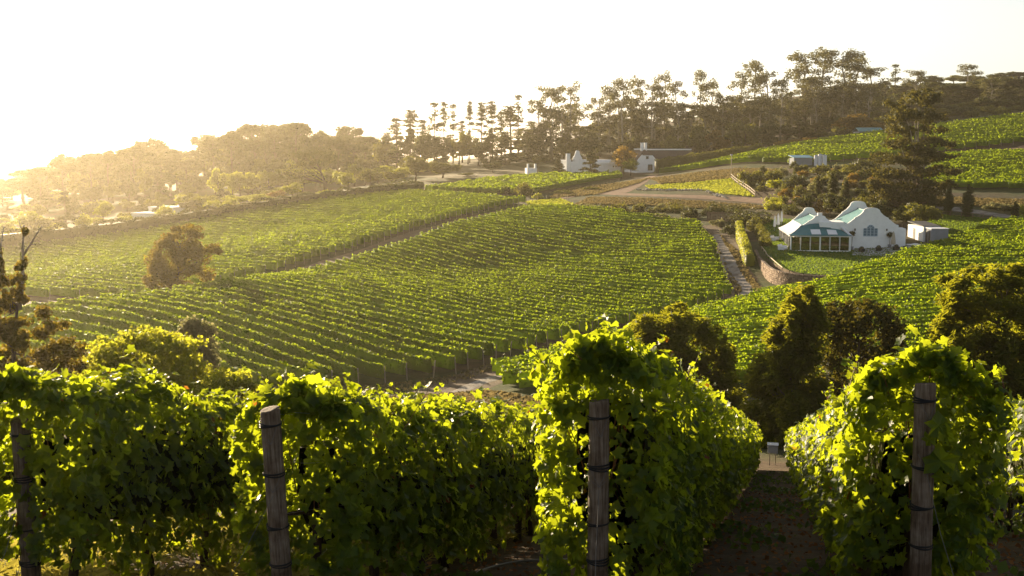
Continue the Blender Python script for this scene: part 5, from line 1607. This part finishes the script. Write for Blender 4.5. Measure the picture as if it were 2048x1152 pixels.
for k, (px, py, lab) in enumerate([(1723,505,'dark square planter on the terrace nearest the verandah'),(1757,503,'second dark square planter along the terrace edge'),(1792,501,'third dark square planter along the terrace edge'),(1805,509,'dark square planter at the right end of the terrace edge')]):
    p = g(px, py)
    t = empty('planter', (p[0], p[1], p[2] + .05), .1)
    tag(t, lab, 'planter', 'planters along the terrace edge')
    mb = MB(); mb.add([(-.32,-.32,-.05),(.32,-.32,-.05),(.32,.32,-.05),(-.32,.32,-.05),(-.4,-.4,.62),(.4,-.4,.62),(.4,.4,.62),(-.4,.4,.62)], [(0,3,2,1),(4,5,6,7),(0,1,5,4),(1,2,6,5),(2,3,7,6),(3,0,4,7)])
    mb.build('box', PLANTER, t)
    rg = rs(900 + k); n = 160
    d = rg.normal(0, 1, (n, 3)); d /= np.linalg.norm(d, axis=1)[:, None]
    link('foliage', leaf_mesh('foliage', d * np.array((.34, .34, .22)) + np.array((0, 0, .72)), d, np.full(n, .13), QUAD, F_DARK, rg), t)
def parasol(px, py, h, mat, label, w=.28):
    p = g(px, py)
    t = empty('parasol', tuple(p))
    tag(t, label, 'parasol', 'closed parasols')
    MB().tube([(0, 0, -.1), (0, 0, h)], .035, 6).build('pole', STEEL, t)
    mb = MB()
    V = []; n = 10
    prof = [(.75, .5), (.9, 1.0), (1.4, .85), (h * .8, .55), (h - .02, .1)]
    for z, k in prof:
        for j in range(n):
            a = 6.283 * j / n
            rr_ = w * k * (1 if j % 2 else .62)
            V.append((rr_ * math.cos(a), rr_ * math.sin(a), z))
    mb.add(V, [(i*n+j, i*n+(j+1) % n, (i+1)*n+(j+1) % n, (i+1)*n+j) for i in range(len(prof) - 1) for j in range(n)])
    mb.build('closed_canopy', mat, t)
    MB().box((-.3, -.3, 0), (.3, .3, .09)).build('base', DARKM, t)
parasol(1786, 498, 2.9, CANV2, 'closed beige parasol on the terrace by the right of the white gable', .42)
parasol(1549, 462, 2.9, CANVAS, 'closed white parasol left of the pavilion, nearest the ball shrubs')
parasol(1556, 458, 2.9, CANVAS, 'closed white parasol left of the pavilion, second from the ball shrubs', .4)
parasol(1563, 452, 2.9, CANVAS, 'closed white parasol hard by the back of the pavilion')
def lounger(px, py, label, rz):
    p = g(px, py)
    t = empty('garden_sofa', tuple(p), rz)
    tag(t, label, 'sofa', 'white sofas on the lawn')
    MB().box((-1.0, -.4, .15), (1.0, .4, .42)).build('seat', CANVAS, t)
    MB().slab([(-1.0, .35, .42), (1.0, .35, .42), (1.0, .55, .95), (-1.0, .55, .95)], .14).build('backrest', CANVAS, t)
    MB().box((-1.18, -.42, .12), (-1.003, .5, .68)).build('armrest', CANVAS, t)
    MB().box((1.003, -.42, .12), (1.18, .5, .68)).build('armrest', CANVAS, t)
    for sx in (-.95, .95):
        for sy in (-.35, .35):
            MB().box((sx - .04, sy - .04, -.05), (sx + .04, sy + .04, .15)).build('leg', CANVAS, t)
lounger(1550, 482, 'white garden sofa on the lawn, farther of the two', R(60))
lounger(1566, 500, 'white garden sofa on the lawn, nearer of the two', R(60))
for k, (px, py, h, lab) in enumerate([(1703, 500, 3.1, 'potted olive at the corner between verandah and hall'), (1779, 496, 2.6, 'potted bushy plant by the beige parasol')]):
    p = g(px, py)
    t = empty('potted_plant', (p[0], p[1], p[2] + .08))
    tag(t, lab, 'plant')
    MB().tube([(0, 0, 0), (0, 0, .25), (0, 0, .5)], [.2, .28, .32], 10).build('pot', GREYW, t)
    MB().tube([(0, 0, .4), (.05, 0, h - .7)], .05, 5).build('stem', TRUNK, t)
    rg = rs(930 + k); n = 260
    d = rg.normal(0, 1, (n, 3)); d /= np.linalg.norm(d, axis=1)[:, None]
    link('foliage', leaf_mesh('foliage', d * np.array((.6, .6, .5)) * rg.uniform(.5, 1, (n, 1)) + np.array((0, 0, h - .5)), d, np.full(n, .2), QUAD, F_DARK, rg), t)
# rubble and sheets by the outbuilding
for k, (px, py, w, lab) in enumerate([(1826, 491, 1.5, 'white crumpled sheet on the ground before the outbuilding'), (1842, 494, 1.2, 'smaller white sheet on the ground nearer the vines')]):
    p = g(px, py); rg = rs(940 + k)
    V = [(w * (i / 5 - .5) * 1.6, .8 * (j / 4 - .5) * w, .08 + .22 * rg.random() * (1 if 0 < i < 5 and 0 < j < 4 else .1)) for j in range(5) for i in range(6)]
    mb = MB().add(V, [(j*6+i, j*6+i+1, (j+1)*6+i+1, (j+1)*6+i) for j in range(4) for i in range(5)])
    mb.add([(x, y, z - .05) for x, y, z in V], [(j*6+i, (j+1)*6+i, (j+1)*6+i+1, j*6+i+1) for j in range(4) for i in range(5)])
    o = mb.build('plastic_sheet', CANVAS, None, False); o.location = (p[0], p[1], p[2] + .06); o.rotation_euler = (0, 0, .5 - k)
    tag(o, lab, 'sheet')

# stone retaining wall round the lawn corner
def wall(name, label, tops, hts, th, seed):
    P = spline(tops, .8)
    rng = rs(seed)
    d = np.r_[0, np.cumsum(np.linalg.norm(np.diff(P, axis=0), axis=1))]
    zt = lawn_z(P[:, 0], P[:, 1])
    b = P[0]
    o = empty(name, (b[0], b[1], zt[0]))
    tag(o, label, 'wall')
    hh = np.interp(d / d[-1], np.linspace(0, 1, len(hts)), hts)
    T = np.gradient(P, axis=0); T /= np.linalg.norm(T, axis=1)[:, None]
    Nn = np.stack([T[:, 1], -T[:, 0]], 1)                    # outward
    org = np.array((b[0], b[1], zt[0]))
    V = []
    for off, dz in ((0, .12), (th, .12), (th + .1, None), (0, None)):
        z = zt + dz if dz is not None else zt - hh
        V.append(np.c_[P + Nn * off, z] - org)
    V = np.stack(V, 1).reshape(-1, 3); n = len(P)
    Fs = [(i*4+k, (i+1)*4+k, (i+1)*4+(k+1) % 4, i*4+(k+1) % 4) for i in range(n - 1) for k in range(4)] + [(0, 1, 2, 3), (4*n-1, 4*n-2, 4*n-3, 4*n-4)]
    MB().add(V, Fs).build('core', STONED, o)
    sb = MB()
    s = 0.0
    course = 0
    for c in range(int(max(hts) / .30) + 1):
        s = rng.uniform(0, .4)
        while s < d[-1] - .3:
            w = rng.uniform(.35, .7)
            hloc = np.interp(s, d, hh)
            if c * .30 < hloc:
                p = np.array((np.interp(s + w/2, d, P[:, 0]), np.interp(s + w/2, d, P[:, 1])))
                t = np.array((np.interp(s + w/2, d, T[:, 0]), np.interp(s + w/2, d, T[:, 1])))
                a = math.atan2(t[1], t[0])
                q = np.array((t[1], -t[0]))
                zc = np.interp(s + w/2, d, zt) + .02 - c * .30
                cen = np.r_[p + q * (th + .02 + .1 * c * .3 / max(hloc, .3)), zc] - org
                M = Matrix.Translation(Vector(cen)) @ Matrix.Rotation(a + rng.normal(0, .06), 4, 'Z') @ Matrix.Rotation(rng.normal(0, .05), 4, 'Y')
                x, y, z = w/2 - .02, rng.uniform(.09, .16), .135
                j = lambda: rng.uniform(.82, 1.0)
                Vv = [(-x*j(),-y*j(),-z*j()),(x*j(),-y*j(),-z*j()),(x*j(),y,-z*j()),(-x*j(),y,-z*j()),(-x*j(),-y*j(),z*j()),(x*j(),-y*j(),z*j()),(x*j(),y,z*j()),(-x*j(),y,z*j())]
                sb.add([tuple(M @ Vector(v)) for v in Vv], [(0,3,2,1),(4,5,6,7),(0,1,5,4),(1,2,6,5),(2,3,7,6),(3,0,4,7)])
            s += w
    so = sb.build('stones', STONE, o)
    so['kind'] = 'stuff'
    return o
def stone_mat(name, a, b):
    m, nt, p = nodes(name)
    geo = nt.nodes.new('ShaderNodeNewGeometry')
    c = ramp(nt, geo.outputs['Random Per Island'], [(0, a), (1, b)])
    n = noise(nt, 6, 4, .7)
    c = mixc(nt, .5, c, ramp(nt, n, [(.3, (.55, .55, .55)), (.7, (1, 1, 1))]), 'MULTIPLY')
    nt.links.new(c, p.inputs['Base Color']); p.inputs['Roughness'].default_value = .95
    bump(nt, n, .5, .05, p)
    return m
STONE = stone_mat('brown_wall_stone', (0.17, 0.105, 0.07), (0.36, 0.26, 0.18))
STONED = plain('wall_mortar', (0.12, 0.085, 0.06), 0.95, 0.2, 4)
BOULDER = stone_mat('pale_boulder', (0.30, 0.26, 0.21), (0.48, 0.43, 0.36))
wall('retaining_wall', 'curved brown stone retaining wall at the corner of the restaurant lawn', [gl(1514,506), gl(1523,517), gl(1541,534), gl(1560,543), gl(1595,549.5), gl(1645,552.5), gl(1695,551)], (1.6, 2.0, 2.4, 2.4, 2.2, 2.0, 1.6), .35, 61)
pts = [gl(1523,505), gl(1540,519), gl(1556,533), gl(1566,541)]
P = spline(pts, .6)
edg = MB()
edg.tube([(x, y, float(lawn_z(x, y)[0]) + .38) for x, y in P], .07, 8)
eo = empty('hand_rail', (P[0][0], P[0][1], float(lawn_z(*P[0])[0])))
tag(eo, 'pale low rail curving along the lawn above the stone wall', 'rail')
r_o = edg.build('rail', PALEWD, eo, True); r_o.location = (-P[0][0], -P[0][1], -float(lawn_z(*P[0])[0]))
for i in range(0, len(P), 4):
    q = MB().tube([(P[i][0] - P[0][0], P[i][1] - P[0][1], float(lawn_z(*P[i])[0]) - float(lawn_z(*P[0])[0]) - .2), (P[i][0] - P[0][0], P[i][1] - P[0][1], float(lawn_z(*P[i])[0]) - float(lawn_z(*P[0])[0]) + .36)], .045, 6).build('post', PALEWD, eo)
# boulder edging of the red dirt terrace
be = empty('boulder_edging', tuple(g(1280, 380)))
tag(be, 'row of pale boulders along the back of the red dirt terrace', 'boulders')
import bmesh
bms = []
for v in range(4):
    bm = bmesh.new(); bmesh.ops.create_icosphere(bm, subdivisions=1, radius=.5)
    rg = rs(950 + v)
    for vv in bm.verts: vv.co = vv.co * (1 + rg.normal(0, .16)); vv.co.z *= .75
    me = bpy.data.meshes.new('boulder'); bm.to_mesh(me); bm.free(); me.materials.append(BOULDER); bms.append(me)
rg = random.Random(8)
for i in range(36):
    if i < 22: px, py = 1275 + i * 6.4, 381 + rg.uniform(-.8, .8)
    else: px, py = 1413 + (i - 22) * 3.2, 384 + (i - 22) * 1.1 + rg.uniform(-2.5, 2.5)
    p = g(px, py)
    o = link('boulder', bms[i % 4], be)
    o.location = Vector(p) - be.location + Vector((0, 0, .2)); s = rg.uniform(.55, 1.15); o.scale = (s, s, s * rg.uniform(.8, 1.1)); o.rotation_euler = (0, 0, rg.uniform(0, 6))
# fences
def fence(name, label, pts, h, step, rails, mat, cat='fence', pr=.06, rr_=.035):
    P = spline(pts, .5)
    d = np.r_[0, np.cumsum(np.linalg.norm(np.diff(P, axis=0), axis=1))]
    n = max(2, int(round(d[-1] / step)) + 1)
    ss = np.linspace(0, d[-1], n)
    Q = [np.array((np.interp(s, d, P[:, 0]), np.interp(s, d, P[:, 1]))) for s in ss]
    Q = [np.r_[q, H(q[0], q[1])] for q in Q]
    o = empty(name, tuple(Q[0])); tag(o, label, cat)
    pm = MB().tube([(0, 0, -.3), (0, 0, h)], pr, 6).mesh('post', mat)
    for i, q in enumerate(Q):
        p = link('post', pm, o); p.location = q - Q[0]
        if i:
            for z in rails:
                MB().tube([tuple(Q[i-1] - Q[0] + np.array((0, 0, z))), tuple(q - Q[0] + np.array((0, 0, z)))], rr_, 4).build('rail', mat, o)
WOODF = plain('brown_fence_wood', (0.13, 0.085, 0.055), .9, .25, 8)
fence('rail_fence', 'pale rail fence slanting down beside the bright grass bank', [g(1462,357), g(1485,374), g(1510,393)], 1.3, 3.0, (.5, 1.15), PALEWD, rr_=.09, pr=.09)
fence('rail_fence', 'dark post and rail fence along the track to the house', [g(1160,380), g(1195,376), g(1238,366)], 1.2, 2.4, (.5, 1.05), WOODF)
fence('rail_fence', 'thin wire fence along the grass verge by the dirt path', [g(1058,404), g(1100,400), g(1135,399)], 1.2, 2.6, (.5, 1.05), PALEWD, pr=.05, rr_=.02)
fence('rail_fence', 'rail fence along the far edge of the right lawn', [g(1855,431), g(1900,434), g(1950,438), g(1985,442)], 1.1, 2.2, (.5, 1.0), WOODF)
gp = g(1448, 444)
gt = empty('timber_gate', tuple(gp), R(-4))
tag(gt, 'weathered timber gate at the head of the farm track', 'gate')
for i in range(22):
    x = -3.4 + i * .31
    MB().box((x, 0, 0), (x + .27, .05, 2.0 + .06 * math.sin(i * 2.1))).build('plank', WOODF, gt)
for z in (.4, 1.6): MB().box((-3.4, .053, z), (3.4, .12, z + .15)).build('rail', WOODF, gt)

# the far houses
def lbox(root, name, mat, a, b): return MB().box(a, b).build(name, mat, root)
p = g(1294, 345)
hs_ = empty('farmhouse', (p[0], p[1], p[2] - .3), R(20))
tag(hs_, 'white farmhouse with long dark thatched roof and white chimneys', 'building')
W2 = 4.0; LL = 22.0; EV = 4.3; RG = 8.3; k_ = R(20)
# gable wall faces the viewer; the long side runs away to the right
MB().prism([(-W2, -.5), (W2, -.5), (W2, EV), (W2 * .45, 6.6), (-W2 * .45, 6.6), (-W2, EV)], 0, .4).build('gable_wall', WHITE, hs_)
MB().box((-W2, .4, -.5), (-W2 + .4, 10, EV)).build('side_wall', WHITE, hs_)
lw = MB().box((W2 - .4, .4, -.5), (W2, 10, EV)).build('side_wall', WHITE, hs_)
MB().slab([(-W2 - .4, -.1, EV - .25), (-W2 - .4, 10, EV - .25), (0, 10, RG), (0, 2.2, RG)], -.35).build('roof_slope', THATCH, hs_)
MB().slab([(W2 + .4, 10, EV - .25), (W2 + .4, -.1, EV - .25), (0, 2.2, RG), (0, 10, RG)], -.35).build('roof_slope', THATCH, hs_)
MB().slab([(-W2 * .5, -.3, 6.55), (W2 * .5, -.3, 6.55), (.01, 2.2, RG + .02), (-.01, 2.2, RG + .02)], .3).build('hip_end', THATCH, hs_)
MB().box((-.3, 2.2, RG - .1), (.3, 10, RG + .35)).build('ridge_cap', WHITE, hs_)
for x in (-1.0, .35):
    c_ = MB().box((x, 2.6, RG - .5), (x + .8, 3.5, RG + 2.2)).build('chimney', WHITE, hs_)
    MB().box((x - .08, 2.52, RG + 2.2), (x + .88, 3.58, RG + 2.4)).build('cap', WHITE, c_)
wn_ = MB().box((.2, -.06, .9), (2.2, -.01, 3.2)).build('window', WHITE, hs_)
for i in range(2): MB().box((.3 + i * .95, -.09, 1.0), (1.15 + i * .95, -.062, 3.1)).build('pane', DARKPANE, wn_)
w2_ = MB().box((-.6, -.06, 4.9), (.6, -.01, 6.1)).build('window', WHITE, hs_)
MB().box((-.5, -.09, 5.0), (.5, -.062, 6.0)).build('pane', DARKPANE, w2_)
# wing to the right
wg = at(1365, 300, 415)
MB().box((W2, 5.0, -.5), (W2 + 17.5, 11.0, EV - .1)).build('wing_wall', WHITE, hs_)
MB().slab([(W2 - 1.2, 4.5, EV - .35), (W2 + 17.8, 4.5, EV - .35), (W2 + 17.8, 8.0, RG - .15), (W2 - 3.5, 8.0, RG - .15)], .35).build('roof_slope', THATCH, hs_)
MB().slab([(W2 + 17.8, 11.5, EV - .35), (W2 - 1.2, 11.5, EV - .35), (W2 - 3.5, 8.0, RG - .15), (W2 + 17.8, 8.0, RG - .15)], .35).build('roof_slope', THATCH, hs_)
MB().box((W2 - 3.5, 7.75, RG - .2), (W2 + 17.8, 8.25, RG + .25)).build('ridge_cap', WHITE, hs_)

p = g(1155, 347)
h2 = empty('gabled_house', (p[0], p[1], p[2] - .3), R(24))
tag(h2, 'white house with scrolled gable half hidden by conifers', 'building')
MB().prism(gable_poly(2.6, 4.0, 8.0), 0, .4).build('front_gable', WHITE, h2)
MB().box((-3.9, .3, -.5), (-2.6, 1.3, 7.0)).build('corner_pier', WHITE, h2)
MB().box((-2.6, .5, -.5), (12.5, 8, 4.2)).build('wall', WHITE, h2)
MB().box((-2.7, .42, 4.203), (13.0, 8.1, 4.9)).build('parapet', CANVAS, h2)
MB().box((-2.3, .0, 4.3), (-2.6 + 1.6, .3, 5.0)).build('vent', DARKPANE, h2)
p = g(1216, 349)
h3 = empty('flat_roofed_house', (p[0], p[1], p[2] - .4), R(16))
tag(h3, 'low white flat roofed block between the gabled house and the farmhouse', 'building')
MB().box((-3.0, 0, -.5), (4.5, 6, 3.9)).build('wall', WHITE, h3)
MB().box((-3.12, -.12, 3.903), (4.62, 6.12, 4.3)).build('parapet', WHITE, h3)
p = g(1064, 348)
h4 = empty('white_cottage', (p[0], p[1], p[2] - .3), R(10))
tag(h4, 'tiny white cottage with two chimneys far behind the small field', 'building')
MB().box((-1.6, 0, -.5), (1.6, 4, 2.2)).build('wall', WHITE, h4)
for x in (-1.5, .9): MB().box((x, .2, 2.2), (x + .6, 1.0, 3.6)).build('chimney', WHITE, h4)
# flat roofed buildings behind the left hedge
for k, (px, top, w, d_, h, Y, lab) in enumerate([(287,426,8.5,7,4.5,342,'lower white flat roofed building behind the left hedge'),(322,414,9.0,8,5.5,350,'taller white flat roofed building behind the left hedge'),(375,410,7.0,6,4.5,358,'third white flat building partly hidden by shrubs behind the left hedge')]):
    q = at(px, top, Y)
    o = empty('white_building', (q[0], q[1], q[2] - h), R(-18))
    tag(o, lab, 'building')
    zg = H(q[0], q[1]) - (q[2] - h) - 1
    MB().box((-w/2, 0, min(-.5, zg)), (w/2, d_, h - .3)).build('wall', WHITE, o)
    MB().box((-w/2 - .15, -.15, h - .297), (w/2 + .15, d_ + .15, h)).build('flat_roof', CANVAS, o)
    MB().box((-w/4, -.05, 1.2), (w/4, -.01, 2.6)).build('window', DARKPANE, o)
# blue roofed shed, tanks, green roof, poles
p = g(1606, 332)
o = empty('pump_shed', (p[0], p[1], p[2]), R(4)); tag(o, 'small shed with blue sheet roof on the hillside', 'shed')
MB().box((-2.6, 0, -.5), (2.6, 4, 2.2)).build('wall', GREYW, o)
MB().slab([(-2.9, -.4, 2.25), (2.9, -.4, 2.25), (2.9, 4.3, 2.9), (-2.9, 4.3, 2.9)], -.1).build('roof', BLUER, o)
for k, (px, h) in enumerate([(1632, 2.6), (1640, 2.9), (1649, 2.7)]):
    p = g(px, 331)
    o = empty('water_tank', (p[0], p[1], p[2])); tag(o, ('left', 'middle', 'right')[k] + ' pale steel tank beside the blue roofed shed', 'tank', 'steel tanks by the shed')
    MB().tube([(0, 0, -.4), (0, 0, h)], .58, 14).build('shell', ROOFW, o)
    MB().tube([(0, 0, h), (0, 0, h + .12), (0, 0, h + .3)], [.62, .55, .1], 14).build('lid', STEEL, o)
p = g(1748, 272)
o = empty('green_roofed_barn', (p[0], p[1] + 3, p[2]), R(3)); tag(o, 'long barn roof of green sheet above the hillside vines', 'barn')
MB().box((-4.2, 0, -.5), (4.2, 6, 1.6)).build('wall', GREYW, o)
MB().slab([(-4.5, -.4, 1.5), (4.5, -.4, 1.5), (4.5, 3.2, 2.9), (-4.5, 3.2, 2.9)], -.1).build('roof_slope', TEAL, o)
MB().slab([(4.5, 6.4, 1.5), (-4.5, 6.4, 1.5), (-4.5, 3.2, 2.9), (4.5, 3.2, 2.9)], -.1).build('roof_slope', TEAL, o)
for px, top, base, lab in ((1462, 311, 357, 'pale lamp pole at the top of the slanting rail fence'), (1515, 272, 304, 'short pole with white head rising from the russet hedge')):
    p = g(px, base); zt = at(px, top, p[1])[2]
    o = empty('lamp_pole', tuple(p)); tag(o, lab, 'pole')
    MB().tube([(0, 0, -.3), (0, 0, zt - p[2])], .09, 6).build('pole', PALEWD, o)
    MB().box((-.28, -.2, zt - p[2]), (.28, .2, zt - p[2] + .35)).build('lamp_head', WHITEP, o)
# ------------------------------------------------------------------ haze
hz = MB().box((-3050, -650, -60), (3050, 5450, 70))
m = bpy.data.materials.new('haze'); m.use_nodes = True; MATS['haze'] = m
nt = m.node_tree
nt.nodes.remove(nt.nodes['Principled BSDF'])
pv = nt.nodes.new('ShaderNodeVolumePrincipled')
pv.inputs['Color'].default_value = (1.0, 0.87, 0.65, 1)
pv.inputs['Density'].default_value = HAZE
pv.inputs['Anisotropy'].default_value = 0.78
nt.links.new(pv.outputs[0], nt.nodes['Material Output'].inputs['Volume'])
haze = hz.build('haze', m)
tag(haze, 'warm morning haze filling the valley', 'haze', kind='stuff')
print('ROWS', len(ROWLOG), sum(ROWLOG), 'OBJ', len(bpy.data.objects), 'POLY', sum(len(me.polygons) for me in bpy.data.meshes))
